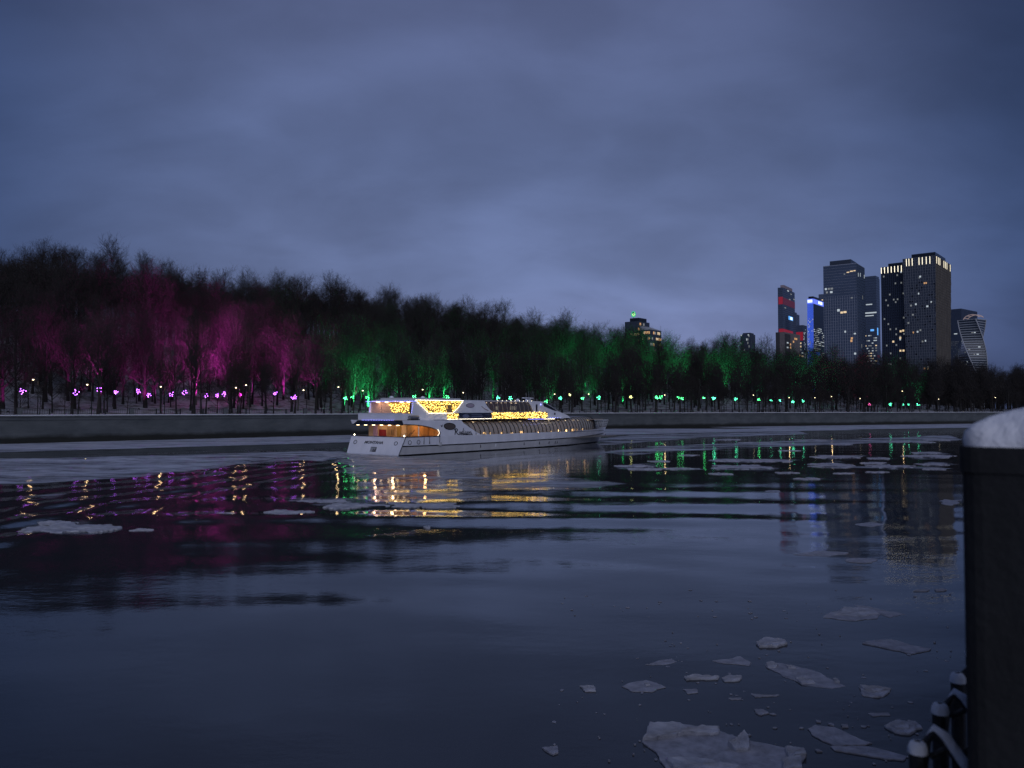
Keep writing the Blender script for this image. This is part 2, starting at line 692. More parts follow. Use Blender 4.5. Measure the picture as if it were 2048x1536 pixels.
gx = grid_lines(-95, 150, 0.42, [-6000, -1500, -500, -200, -120], [175, 250, 500, 1500, 6000])
gy = grid_lines(6, 215, 0.42, [-1500, -400, -100, -20, 0], [240, 300, 500, 1500, 6000])
GX, GY = np.meshgrid(gx, gy)
HZ = water_height(GX, GY)
fade = np.clip((GX + 95) / 15, 0, 1) * np.clip((150 - GX) / 20, 0, 1) * np.clip((GY - 6) / 3, 0, 1) * np.clip((215 - GY) / 25, 0, 1)
HZ = HZ * fade
nx, ny = len(gx), len(gy)
wm = bpy.data.meshes.new('river_water')
co = np.stack([GX, GY, HZ], -1).reshape(-1, 3).astype(np.float32)
ii = (np.arange(ny - 1)[:, None] * nx + np.arange(nx - 1)[None, :]).reshape(-1)
fc = np.stack([ii, ii + 1, ii + nx + 1, ii + nx], -1).reshape(-1).astype(np.int32)
nf = len(ii)
wm.vertices.add(len(co))
wm.vertices.foreach_set('co', co.reshape(-1))
wm.loops.add(nf * 4)
wm.loops.foreach_set('vertex_index', fc)
wm.polygons.add(nf)
wm.polygons.foreach_set('loop_start', np.arange(0, nf * 4, 4, dtype=np.int32))
wm.polygons.foreach_set('use_smooth', np.ones(nf, dtype=bool))
wm.update(calc_edges=True)
wm.validate()


def water_mat():
    m = bpy.data.materials.new('river_water')
    m.use_nodes = True
    nt = m.node_tree
    b = nt.nodes['Principled BSDF']
    b.inputs['Base Color'].default_value = (0.030, 0.036, 0.046, 1)
    b.inputs['IOR'].default_value = 1.333
    b.inputs['Roughness'].default_value = 0.022
    tc = nt.nodes.new('ShaderNodeTexCoord')

    def nz(scale, stretch, detail=3.0, rough=0.5):
        mp = nt.nodes.new('ShaderNodeMapping')
        mp.inputs['Scale'].default_value = stretch
        mp.inputs['Rotation'].default_value = (0, 0, R(8))
        nt.links.new(tc.outputs['Object'], mp.inputs[0])
        n = nt.nodes.new('ShaderNodeTexNoise')
        n.inputs['Scale'].default_value = scale
        n.inputs['Detail'].default_value = detail
        n.inputs['Roughness'].default_value = rough
        nt.links.new(mp.outputs[0], n.inputs['Vector'])
        return n.outputs['Fac']
    rip = nz(2.6, (0.55, 1.0, 1), 4, 0.6)
    msk = nz(0.055, (0.5, 1.0, 1), 3, 0.5)
    mr = nt.nodes.new('ShaderNodeMapRange')
    mr.inputs[1].default_value = 0.38
    mr.inputs[2].default_value = 0.66
    mr.inputs[3].default_value = 0.25
    mr.inputs[4].default_value = 1.0
    nt.links.new(msk, mr.inputs[0])
    fine_ = nz(11.0, (0.6, 1.0, 1), 3, 0.6)
    b0_ = nt.nodes.new('ShaderNodeBump')
    b0_.inputs['Distance'].default_value = 0.0007
    nt.links.new(fine_, b0_.inputs['Height'])
    bp = nt.nodes.new('ShaderNodeBump')
    nt.links.new(b0_.outputs[0], bp.inputs['Normal'])
    bp.inputs['Distance'].default_value = 0.0075
    nt.links.new(mr.outputs[0], bp.inputs['Strength'])
    nt.links.new(rip, bp.inputs['Height'])
    nt.links.new(bp.outputs[0], b.inputs['Normal'])
    return m


wm.materials.append(water_mat())
tag(obj('river_water', wm), kind='structure')


# ---------------------------------------------------------------- ice
def ice_mat(name, col, holes, rough=0.6, nsc=1.2):
    m = bpy.data.materials.new(name)
    m.use_nodes = True
    nt = m.node_tree
    b = nt.nodes['Principled BSDF']
    b.inputs['Roughness'].default_value = rough
    tc = nt.nodes.new('ShaderNodeTexCoord')
    n = nt.nodes.new('ShaderNodeTexNoise')
    n.inputs['Scale'].default_value = nsc
    n.inputs['Detail'].default_value = 8
    n.inputs['Roughness'].default_value = 0.65
    nt.links.new(tc.outputs['Object'], n.inputs['Vector'])
    r = nt.nodes.new('ShaderNodeValToRGB')
    r.color_ramp.elements[0].position = 0.3
    r.color_ramp.elements[0].color = (*[c * 0.40 for c in col], 1)
    r.color_ramp.elements[1].position = 0.7
    r.color_ramp.elements[1].color = (*col, 1)
    nt.links.new(n.outputs['Fac'], r.inputs[0])
    nt.links.new(r.outputs[0], b.inputs['Base Color'])
    bp = nt.nodes.new('ShaderNodeBump')
    bp.inputs['Strength'].default_value = 0.5
    bp.inputs['Distance'].default_value = 0.03
    nt.links.new(n.outputs['Fac'], bp.inputs['Height'])
    nt.links.new(bp.outputs[0], b.inputs['Normal'])
    if holes:
        n2 = nt.nodes.new('ShaderNodeTexNoise')
        n2.inputs['Scale'].default_value = 0.45
        n2.inputs['Detail'].default_value = 9
        n2.inputs['Roughness'].default_value = 0.72
        mp = nt.nodes.new('ShaderNodeMapping')
        mp.inputs['Scale'].default_value = (0.6, 1.5, 1)
        nt.links.new(tc.outputs['Object'], mp.inputs[0])
        nt.links.new(mp.outputs[0], n2.inputs['Vector'])
        mr = nt.nodes.new('ShaderNodeMapRange')
        mr.inputs[1].default_value = holes - 0.05
        mr.inputs[2].default_value = holes + 0.05
        nt.links.new(n2.outputs['Fac'], mr.inputs[0])
        nt.links.new(mr.outputs[0], b.inputs['Alpha'])
    return m


M_floe_thin = ice_mat('thin_grey_ice', (0.47, 0.47, 0.53), 0, 0.5, 4.0)
M_floe = ice_mat('snowy_ice', (0.60, 0.61, 0.68), 0, 0.7, 3.0)
M_slush = ice_mat('slush_ice', (0.36, 0.38, 0.46), 0.46, 0.6, 0.8)
M_slush_thick = ice_mat('thick_slush', (0.40, 0.42, 0.50), 0.38, 0.65, 0.9)


def fractal_poly(pts, seed, it=3, amp=0.16):
    rr = random.Random(seed)
    pts = [Vector(q) for q in pts]
    for _ in range(it):
        new = []
        n = len(pts)
        for i in range(n):
            a, b = pts[i], pts[(i + 1) % n]
            d = b - a
            new.append(a)
            new.append((a + b) / 2 + Vector((-d.y, d.x)) * rr.uniform(-amp, amp))
        pts = new
    return pts


def floe_mesh(poly, thick, rough_amp, seed, m):
    """flat floe with a raised uneven rim and crumbly top"""
    rr = random.Random(seed)
    n = len(poly)
    c = sum(poly, Vector((0, 0))) / n
    mb = MB()
    rings = [(1.0, -0.02), (1.0, thick * 0.75), (0.96, thick), (0.86, thick), (0.6, thick), (0.3, thick)]
    for f, z in rings:
        for p in poly:
            q = c + (p - c) * f
            dz = rr.uniform(-1, 1) * rough_amp if z > 0 else 0
            if f in (0.96, 0.86):
                dz = abs(dz) * 1.8
            mb.v.append((q.x, q.y, z + dz * (0.4 if f == 1.0 else 1)))
    for k in range(len(rings) - 1):
        for i in range(n):
            j = (i + 1) % n
            mb.f.append((k * n + i, k * n + j, (k + 1) * n + j, (k + 1) * n + i))
    mb.v.append((c.x, c.y, thick))
    o = len(mb.v) - 1
    k = len(rings) - 1
    for i in range(n):
        mb.f.append((k * n + i, k * n + (i + 1) % n, o))
    return mb, c


FLOE_N = [0]


def floe_px(pxpoly, thick, amp, m, label, group=None, it=2, jag=0.12, name='ice_floe'):
    FLOE_N[0] += 1
    w = [gnd(x, y).xy for x, y in pxpoly]
    c = sum(w, Vector((0, 0))) / len(w)
    poly = fractal_poly([q - c for q in w], FLOE_N[0] * 13, it, jag)
    mb, _ = floe_mesh(poly, thick, amp, FLOE_N[0], m)
    o = mb.build(name, m, None, smooth=False, loc=(c.x, c.y, 0.0))
    tag(o, label, 'ice floe', group)
    return o


def z8(pts):
    return [(1050 + x / 2.327, 1150 + y / 2.327) for x, y in pts]


# close floes beside the near quay, outlines in real places on the water
big_floe = floe_px(z8([(545, 778), (572, 715), (700, 692), (790, 706), (905, 728), (1010, 765), (1150, 795), (1250, 815), (1312, 835), (1295, 868), (1290, 925),
                       (1180, 985), (900, 990), (720, 960), (655, 900), (612, 830)]), 0.02, 0.004, M_floe_thin,
                   'largest pale ice floe, with upturned snowy slabs on it, beside the near quay', it=3, jag=0.07)
# its upturned slabs are parts of it


def slab_on(parent, pxpoly, z0, tilt, thick, seed):
    w = [gnd(x, y).xy for x, y in pxpoly]
    c = sum(w, Vector((0, 0))) / len(w)
    poly = fractal_poly([q - c for q in w], seed, 3, 0.10)
    mb, _ = floe_mesh(poly, thick, 0.008, seed, M_floe)
    o = mb.build('ice_slab', M_floe, parent)
    o.location = (c.x - parent.location.x, c.y - parent.location.y, z0)
    o.rotation_euler = tilt
    return o


slab_on(big_floe, z8([(548, 776), (575, 722), (720, 716), (760, 735), (905, 722), (900, 748), (830, 752), (740, 750), (690, 765), (600, 778)]), 0.03, (R(7), R(3), 0), 0.05, 71)
slab_on(big_floe, z8([(942, 800), (985, 792), (1030, 768), (1034, 828), (975, 828)]), 0.04, (R(12), 0, 0.1), 0.06, 72)
slab_on(big_floe, z8([(655, 868), (790, 862), (900, 885), (1000, 905), (960, 950), (760, 945), (690, 915)]), 0.02, (R(-4), R(2), 0), 0.05, 73)
slab_on(big_floe, z8([(1195, 890), (1285, 875), (1290, 920), (1200, 925)]), 0.03, (R(8), 0, 0), 0.06, 74)
slab_on(big_floe, z8([(1210, 820), (1300, 828), (1310, 850), (1240, 868), (1215, 845)]), 0.03, (R(3), 0, 0), 0.04, 75)

G_NEAR = 'thin grey floes by the near quay'
NEAR = [
    ([(1390, 200), (1480, 152), (1600, 158), (1650, 180), (1640, 205), (1540, 215)], 'pale ice sheet with a lifted edge and a dark wet rim', 0.03),
    ([(1530, 140), (1600, 148), (1660, 163), (1770, 185), (1700, 200), (1650, 185)], 'narrow ice splinter lying against a pale ice sheet', 0.025),
    ([(1570, 318), (1705, 300), (1890, 345), (1800, 370)], 'large smooth four-sided ice plate with straight edges', 0.03),
    ([(1075, 320), (1110, 297), (1200, 303), (1222, 322), (1170, 338), (1090, 338)], 'small crumbly ice lump with toothed edge', 0.07),
    ([(560, 420), (685, 390), (708, 405), (640, 420)], 'faint thin three-cornered sheet of grey ice', 0.02),
    ([(868, 402), (1005, 380), (1052, 408), (1042, 425), (940, 415)], 'flat triangular ice plate with a blunt right corner', 0.03),
    ([(1120, 415), (1180, 412), (1290, 435), (1375, 458), (1440, 495), (1492, 520), (1430, 532), (1290, 515), (1200, 475), (1130, 435)], 'long slanting ice floe with snowy lumps at its end', 0.035),
    ([(740, 480), (780, 468), (905, 475), (900, 490), (750, 492)], 'long narrow crumbly strip of ice', 0.05),
    ([(915, 485), (950, 470), (1010, 475), (1000, 495), (930, 500)], 'small crumbly ice piece at the end of a narrow strip', 0.045),
    ([(450, 520), (565, 492), (655, 525), (590, 548), (500, 545)], 'diamond shaped grey ice floe', 0.03),
    ([(255, 520), (320, 520), (330, 545), (280, 545)], 'small broken lump of dark ice, alone beyond the diamond floe', 0.04),
    ([(735, 535), (800, 533), (805, 550), (755, 556)], 'tiny rounded ice cake under the crumbly strip', 0.03),
    ([(1050, 556), (1120, 562), (1185, 560), (1170, 568), (1070, 572)], 'thin sliver of ice with pointed tail', 0.03),
    ([(1552, 525), (1660, 525), (1705, 535), (1700, 550), (1650, 575), (1575, 568)], 'folded ice floe with a crease across it', 0.05),
    ([(1065, 628), (1110, 628), (1135, 645), (1100, 655), (1075, 645)], 'small oval ice cake floating alone', 0.03),
    ([(1315, 718), (1350, 700), (1440, 712), (1615, 785), (1560, 795), (1440, 798), (1340, 748)], 'broad smooth ice floe with curved edge near the railing', 0.03),
    ([(1420, 800), (1560, 800), (1775, 845), (1760, 865), (1590, 842), (1440, 818)], 'long ribbon of ice trailing beside a broad smooth floe', 0.03),
    ([(1670, 705), (1730, 680), (1790, 690), (1820, 725), (1780, 745), (1720, 735)], 'layered ice floe by the iron railing', 0.045),
    ([(1780, 682), (1820, 690), (1850, 718), (1815, 722)], 'small ice flake leaning on a layered floe', 0.04),
    ([(80, 805), (150, 798), (155, 830), (130, 838)], 'small grey ice chip on open dark water', 0.03),
    ([(945, 575), (1010, 573), (1005, 582), (960, 584)], 'faint smear of ice under the thin sliver', 0.02),
    ([(1595, 645), (1690, 642), (1700, 655), (1620, 660)], 'brownish sunken ice sheet in front of the railing', 0.015),
    ([(1470, 700), (1500, 698), (1505, 710), (1475, 712)], 'ice crumb floating behind the broad smooth floe', 0.03),
]
for pl, lb, th in NEAR:
    fl_o = floe_px(z8(pl), th * .5, 0.003 if th < 0.04 else 0.010, M_floe_thin if th < 0.04 else M_floe, lb, it=3, jag=0.10)
    if lb.startswith('long slanting'):
        slab_on(fl_o, z8([(1122, 418), (1150, 414), (1178, 424), (1168, 438), (1130, 436)]), .012, (R(5), 0, 0), .03, 81)
        slab_on(fl_o, z8([(1258, 490), (1300, 486), (1340, 496), (1350, 512), (1290, 512)]), .012, (R(3), 0, 0), .03, 82)
        slab_on(fl_o, z8([(1215, 428), (1250, 430), (1262, 440), (1225, 441)]), .012, (0, 0, 0), .02, 83)
        slab_on(fl_o, z8([(1430, 492), (1455, 494), (1465, 506), (1440, 508)]), .012, (R(4), 0, 0), .03, 84)
    elif lb.startswith('folded'):
        slab_on(fl_o, z8([(1556, 528), (1640, 530), (1700, 538), (1660, 548), (1580, 545)]), .02, (R(6), R(2), 0), .03, 85)
    elif lb.startswith('layered'):
        slab_on(fl_o, z8([(1690, 705), (1735, 690), (1780, 700), (1790, 725), (1730, 722)]), .02, (R(3), R(-3), 0), .03, 86)
    elif lb.startswith('pale ice sheet'):
        slab_on(fl_o, z8([(1440, 188), (1482, 154), (1600, 160), (1646, 184), (1560, 196)]), .012, (R(1), 0, 0), .02, 87)
    elif lb.startswith('diamond'):
        slab_on(fl_o, z8([(555, 510), (575, 508), (582, 518), (562, 520)]), .01, (0, 0, 0), .02, 88)


# crumbs of ice too many to count between the near floes
crb = MB()
cq = random.Random(15)
for _ in range(260):
    px, py = cq.uniform(1080, 1910), 1180 + 350 * cq.random() ** .8
    if px < 1300 and cq.random() < .6:
        continue
    c_ = gnd(px, py)
    r_ = cq.choice((.012, .018, .025, .04)) * cq.uniform(.7, 1.5)
    n_ = cq.choice((4, 5, 6))
    a0_ = cq.uniform(0, 6.28)
    crb.prism([(c_.x + r_ * cq.uniform(.5, 1.3) * math.cos(a0_ + 6.283 * k / n_), c_.y + r_ * cq.uniform(.5, 1.3) * math.sin(a0_ + 6.283 * k / n_)) for k in range(n_)], -.01, cq.uniform(.006, .02), lambda u, v, a: (u, v, a))
tag(crb.build('ice_crumbs', M_floe_thin), 'tiny crumbs of ice scattered between the floes by the near quay', kind='stuff')


# snow heaps on the slanting floe etc
def ell(cx, cy, w, h, n=9, seed=0):
    rr = random.Random(seed)
    return [(cx + w / 2 * math.cos(6.283 * i / n) * rr.uniform(0.55, 1.15), cy + h / 2 * math.sin(6.283 * i / n) * rr.uniform(0.45, 1.15)) for i in range(n)]


def z3(x, y):
    return 1300 + x / 3.25, 840 + y / 3.25


MIDF = [  # (zoom x, y, w, h, label)
    (1125, 872, 380, 44, 'long pale floe below the mirrored blue tower', 0.06, M_floe_thin),
    (1385, 915, 240, 40, 'crumbled floe trailing behind a long pale floe', 0.06, M_floe_thin),
    (1420, 680, 220, 36, 'smooth pale floe amid the mirrored towers', 0.04, M_floe_thin),
    (1950, 535, 190, 44, 'pale floe beside the snowy pillar', 0.05, M_floe_thin),
    (805, 467, 110, 26, 'small snowy floe on the smooth band of light water', 0.05, M_floe_thin),
    (1760, 1110, 140, 20, 'thin small floe drifting under the golden reflections', 0.03, M_floe_thin),
    (1880, 1106, 90, 16, 'smallest thin floe, drifting beside the snowy pillar', 0.03, M_floe_thin),
]
for i, (x, y, w, h, lb, th, m_) in enumerate(MIDF):
    px, py = z3(x, y)
    floe_px(ell(px, py, w / 3.25, h / 3.25, 9, 40 + i), th * .35, 0.006, m_, lb, it=2, jag=0.12)

M_ragged = ice_mat('ragged_snowy_ice', (0.62, 0.62, 0.70), .43, 0.7, 1.6)
G_FAR = 'snowy floes drifting in midstream'
FARF = [(1210, 241, 370, 22), (1490, 252, 170, 14), (1190, 296, 330, 30), (640, 268, 500, 22), (590, 308, 470, 34), (450, 352, 170, 14),
        (1810, 238, 360, 22), (1790, 215, 220, 14), (1565, 306, 270, 30), (1450, 282, 200, 12), (1840, 290, 240, 16), (1830, 320, 180, 10), (1030, 384, 180, 13),
        (1255, 348, 130, 9), (880, 345, 150, 10), (80, 190, 160, 10), (200, 318, 260, 14), (-100, 300, 260, 16), (60, 270, 150, 10), (-40, 320, 300, 14),
        (1060, 132, 200, 10), (700, 148, 240, 9), (1700, 143, 300, 12), (1870, 130, 200, 10), (1250, 160, 150, 7), (250, 230, 140, 7), (900, 200, 160, 6), (500, 130, 220, 10), (1480, 340, 160, 7)]
for i, (x, y, w, h) in enumerate(FARF):
    px, py = z3(x, y)
    floe_px(ell(px, py, w / 3.25, h / 3.25 * 1.15, 11, 90 + i), 0.035, 0.015, M_ragged, 'flat snowy ice floe drifting in dark midstream water beyond the boat bow', G_FAR, it=4, jag=0.5)
# floes on the wake side
LEFTF = [((150, 1058), 178, 20, 'bright long snow covered floe on black water left by the wake', 0.14),
         ((115, 1046), 90, 8, 'low broken floe just beyond the bright long floe', 0.08),
         ((285, 1060), 50, 5, 'small sliver of ice beside the bright long floe', 0.06),
         ((575, 1025), 100, 10, 'flat snowy floe on the dark purple reflection', 0.10),
         ((640, 1003), 130, 8, 'thin strip of snowy ice behind the flat snowy floe', 0.08),
         ((700, 1012), 150, 12, 'broad snowy floe between the flat floe and the boat reflection', 0.10),
         ((850, 1010), 150, 14, 'greyish floe with curved edge in front of the gold reflection', 0.06),
         ((450, 1027), 40, 4, 'small ice strip on the purple reflection', 0.05),
         ((380, 1039), 48, 3, 'hair thin strip of ice on black water', 0.04),
         ((855, 1055), 14, 6, 'single tiny ice chip below the boat reflection', 0.05)]
for i, ((cx, cy), w, h, lb, th) in enumerate(LEFTF):
    floe_px(ell(cx, cy, w, h, 12, 140 + i), th * .28, 0.010, M_floe, lb, it=4, jag=0.45)

# slush: continuous drifting frazil ice nobody could count; it rides on the water's own shape
def in_poly_np(X, Y, poly):
    c = np.zeros(X.shape, bool)
    n = len(poly)
    for i in range(n):
        x0, y0 = poly[i]
        x1, y1 = poly[i - 1]
        k = (y0 > Y) != (y1 > Y)
        c ^= k & (X < (x1 - x0) * (Y - y0) / ((y1 - y0) if abs(y1 - y0) > 1e-9 else 1e-9) + x0)
    return c


DEN = np.zeros_like(GX)


def slush_area(pts, v):
    poly = [tuple(gnd(x, y).xy) for x, y in pts]
    global DEN
    DEN = np.maximum(DEN, in_poly_np(GX, GY, poly) * v)


def quay_band(p0, p1, d0, d1):
    a, b = int(t_of_px(p0) / 2), int(t_of_px(p1) / 2)
    near, far_ = [], []
    for i in range(a, b, 3):
        f = (i - a) / max(1, b - a)
        e0 = d0 * (1 - f) + d1 * f
        q0, q1 = WL[i] + WN[i] * .3, WL[i] - WN[i] * e0
        near.append((q0.x, q0.y))
        far_.append((q1.x, q1.y))
    return near + far_[::-1]


DEN = np.maximum(DEN, in_poly_np(GX, GY, quay_band(-80, 1500, 27, 44)) * 1.0)
slush_area([(-80, 918), (120, 915), (300, 911), (480, 906), (640, 902), (690, 906), (650, 920), (520, 926), (440, 934), (350, 946), (250, 958), (120, 964), (-80, 972)], .85)
slush_area([(-80, 1004), (40, 992), (140, 986), (120, 998), (-80, 1012)], .6)
slush_area([(690, 922), (760, 914), (900, 920), (1000, 930), (930, 945), (1010, 962), (1010, 985), (930, 1000), (850, 998), (760, 988), (700, 988), (730, 965), (680, 945)], .62)
slush_area([(980, 960), (1100, 948), (1200, 960), (1260, 968), (1150, 984), (1060, 988), (1000, 978)], .70)
slush_area([(1190, 905), (1300, 893), (1420, 888), (1560, 882), (1700, 878), (1900, 870), (1930, 880), (1700, 888), (1500, 896), (1350, 903), (1260, 912)], .72)
slush_area([(1180, 880), (1260, 870), (1400, 866), (1600, 862), (1620, 868), (1400, 876), (1270, 886), (1200, 892)], .75)
slush_area([(670, 900), (700, 905), (830, 916), (820, 930), (740, 934), (660, 925)], .7)
for (x, y, w, h) in FARF:      # crumbs round the midstream floes
    px, py = z3(x, y)
    slush_area(ell(px + 6, py, w / 3.25 * 1.5, h / 3.25 * 1.7 + 3, 14, int(x)), .46)
for ((cx, cy), w, h, *_r) in LEFTF[:7]:
    slush_area(ell(cx, cy - 2, w * 1.35, h * 1.8 + 2, 14, cx), .52)
for _ in range(2):      # soften the rims
    DEN[1:-1, 1:-1] = (DEN[1:-1, 1:-1] * 2 + DEN[:-2, 1:-1] + DEN[2:, 1:-1] + DEN[1:-1, :-2] + DEN[1:-1, 2:]) / 6
ok = (DEN > .03)
fok = (ok[:-1, :-1] & ok[1:, :-1] & ok[:-1, 1:] & ok[1:, 1:])
fok[:6, :] = False
fok[-6:, :] = False
fok[:, :6] = False
fok[:, -6:] = False
fi = ii.reshape(ny - 1, nx - 1)[fok]
quad = np.stack([fi, fi + 1, fi + nx + 1, fi + nx], -1)
uq, inv = np.unique(quad, return_inverse=True)
sco = co[uq].copy()
sco[:, 2] += 0.012
smh = bpy.data.meshes.new('slush_ice')
smh.from_pydata([tuple(map(float, q)) for q in sco], [], [tuple(map(int, q)) for q in inv.reshape(-1, 4)])
at_d = smh.attributes.new('slush_amount', 'FLOAT', 'POINT')
at_d.data.foreach_set('value', DEN.reshape(-1)[uq].astype(np.float32))
smh.polygons.foreach_set('use_smooth', [True] * len(smh.polygons))


def slush_mat():
    m = bpy.data.materials.new('slush')
    m.use_nodes = True
    nt = m.node_tree
    b = nt.nodes['Principled BSDF']
    b.inputs['Roughness'].default_value = .55
    tc = nt.nodes.new('ShaderNodeTexCoord')
    mp = nt.nodes.new('ShaderNodeMapping')
    mp.inputs['Rotation'].default_value = (0, 0, R(-12))
    mp.inputs['Scale'].default_value = (.45, 1.2, 1)
    nt.links.new(tc.outputs['Object'], mp.inputs[0])

    def nz(sc__, det, ro):
        n = nt.nodes.new('ShaderNodeTexNoise')
        n.inputs['Scale'].default_value = sc__
        n.inputs['Detail'].default_value = det
        n.inputs['Roughness'].default_value = ro
        nt.links.new(mp.outputs[0], n.inputs['Vector'])
        return n.outputs['Fac']
    a = nt.nodes.new('ShaderNodeAttribute')
    a.attribute_name = 'slush_amount'
    n1 = nz(.16, 10, .78)
    n2 = nz(.55, 10, .78)
    ad = nt.nodes.new('ShaderNodeMath')
    ad.operation = 'MULTIPLY_ADD'
    ad.inputs[1].default_value = .36
    nt.links.new(a.outputs['Fac'], ad.inputs[0])
    nt.links.new(n1, ad.inputs[2])
    mr = nt.nodes.new('ShaderNodeMapRange')
    mr.inputs[1].default_value = .66
    mr.inputs[2].default_value = .86
    nt.links.new(ad.outputs[0], mr.inputs[0])
    nt.links.new(mr.outputs[0], b.inputs['Alpha'])
    r = nt.nodes.new('ShaderNodeValToRGB')
    r.color_ramp.elements[0].position = .34
    r.color_ramp.elements[0].color = (.26, .28, .34, 1)
    r.color_ramp.elements[1].position = .70
    r.color_ramp.elements[1].color = (.82, .84, .92, 1)
    nt.links.new(n2, r.inputs[0])
    nt.links.new(r.outputs[0], b.inputs['Base Color'])
    bp = nt.nodes.new('ShaderNodeBump')
    bp.inputs['Strength'].default_value = .6
    bp.inputs['Distance'].default_value = .04
    nt.links.new(n2, bp.inputs['Height'])
    nt.links.new(bp.outputs[0], b.inputs['Normal'])
    return m


M_sl = slush_mat()
smh.materials.append(M_sl)
tag(obj('slush_ice', smh), 'grey slush ice drifting along the far wall and in patches round the boat', kind='stuff')
# the same drift farther up the river, where the water lies flat
fb = MB()
poly_f = quay_band(1420, 2090, 38, 46)
n_ = len(poly_f)
fb.v = [(x, y, .012) for x, y in poly_f]
fb.f = [(k, k + 1, n_ - 2 - k, n_ - 1 - k) for k in range(n_ // 2 - 1)]
fo = fb.build('slush_ice', M_sl)
ad_ = fo.data.attributes.new('slush_amount', 'FLOAT', 'POINT')
ad_.data.foreach_set('value', [1.0] * n_)
tag(fo, 'grey slush ice drifting along the far wall ahead of the boat', kind='stuff')


# ---------------------------------------------------------------- trees
def gen_tree(seed, h, spread, nl, tall):
    rr = random.Random(seed)
    trunk, crown = MB(), MB()
    lean = Vector((rr.uniform(-.05, .05), rr.uniform(-.05, .05), 0))
    tp = []
    r0 = h * 0.016 * rr.uniform(0.9, 1.25)
    for i in range(8):
        f = i / 7
        tp.append(Vector((lean.x * h * f + rr.uniform(-.012, .012) * h * f, lean.y * h * f + rr.uniform(-.012, .012) * h * f, h * 0.9 * f - 0.3)))
    trunk.tube(tp, [r0 * (1.25 if i == 0 else 1) * (1 - 0.88 * i / 7) for i in range(8)], 7)

    def tpos(f):
        q = f * 7
        i = min(6, int(q))
        return tp[i].lerp(tp[i + 1], q - i)

    def wander(p, d, L, n, up, jit):
        pts = [p.copy()]
        d = d.normalized()
        for _ in range(n):
            d = (d + Vector((rr.gauss(0, jit), rr.gauss(0, jit), rr.gauss(0, jit) + up))).normalized()
            p = p + d * (L / n)
            pts.append(p.copy())
        return pts

    def side(d, ang):
        a = d.orthogonal().normalized()
        a.rotate(Matrix.Rotation(rr.uniform(0, 6.283), 3, d))
        return (d * math.cos(ang) + a * math.sin(ang)).normalized()

    az = rr.uniform(0, 6.28)
    for i in range(nl):
        f = 0.24 + 0.74 * (i + rr.uniform(0, .8)) / nl
        az += 2.4 + rr.uniform(-.5, .5)
        el = R(rr.uniform(28, 55)) + (f - 0.3) * 0.5 + tall * 0.25
        L = h * (0.13 + spread * (1 - f) ** 0.75) * rr.uniform(0.75, 1.15)
        d = Vector((math.cos(az) * math.cos(el), math.sin(az) * math.cos(el), math.sin(el)))
        b0 = tpos(min(f, .97))
        rad = r0 * (1 - 0.85 * f) * 0.5
        pts = wander(b0, d, L, 5, 0.10, 0.13)
        trunk.tube(pts, [rad * (1 - 0.75 * k / 5) for k in range(6)], 4, cap=False)
        for j in range(8):
            g = 0.22 + 0.78 * (j + rr.random()) / 8
            q = g * 5
            k = min(4, int(q))
            b1 = pts[k].lerp(pts[k + 1], q - k)
            dd = side((pts[k + 1] - pts[k]).normalized(), R(rr.uniform(28, 60)))
            L2 = (0.16 * h + L * 0.32) * (1.15 - 0.65 * g) * rr.uniform(.6, 1.1)
            p2 = wander(b1, dd, L2, 3, 0.10, 0.16)
            crown.tube(p2, [rad * .34, rad * .26, rad * .18, rad * .10], 3, cap=False)
            for m_ in range(6):
                g2 = 0.2 + 0.8 * (m_ + rr.random()) / 6
                q2 = g2 * 3
                k2 = min(2, int(q2))
                b2 = p2[k2].lerp(p2[k2 + 1], q2 - k2)
                d3 = side((p2[k2 + 1] - p2[k2]).normalized(), R(rr.uniform(20, 55)))
                L3 = L2 * rr.uniform(.35, .62)
                p3 = wander(b2, d3, L3, 2, 0.12, 0.2)
                w_ = 0.017
                crown.tube(p3, [w_, w_ * .8, w_ * .45], 3, cap=False)
                for n_ in range(4):
                    t3 = rr.uniform(.15, 1)
                    q3 = t3 * 2
                    k3 = min(1, int(q3))
                    b3 = p3[k3].lerp(p3[k3 + 1], q3 - k3)
                    d4 = side((p3[k3 + 1] - p3[k3]).normalized(), R(rr.uniform(20, 60)))
                    d4.z += 0.15
                    e3 = b3 + d4 * L3 * rr.uniform(.35, .75)
                    o_ = d4.orthogonal().normalized()
                    o_.rotate(Matrix.Rotation(rr.uniform(0, 6.28), 3, d4.normalized()))
                    o_ *= 0.013
                    crown.add([b3 - o_, b3 + o_, e3], [(0, 1, 2)])
    return trunk, crown


def gen_spruce(seed, h):
    rr = random.Random(seed)
    trunk, crown = MB(), MB()
    trunk.tube([(0, 0, -0.3), (0, 0, h)], [h * .014, 0.02], 6)
    z = h * 0.12
    while z < h * .99:
        f = 1 - z / h
        n = int(7 + 7 * f)
        for i in range(n):
            a = rr.uniform(0, 6.28)
            L = (0.22 * h * f ** 0.85 + 0.15) * rr.uniform(.7, 1.1)
            p = Vector((0, 0, z))
            d = Vector((math.cos(a), math.sin(a), -0.25))
            tip = p + d * L
            sd = Vector((-math.sin(a), math.cos(a), 0))
            for k in range(5):
                q = p.lerp(tip, (k + 1) / 5.5)
                wv = sd * L * 0.22 * rr.uniform(.6, 1.1)
                crown.add([q - wv + d * .1, q + wv + d * .1, q + d * L * .28 + Vector((0, 0, -.12 * L))], [(0, 1, 2)])
        z += h * 0.035 + 0.1
    return trunk, crown


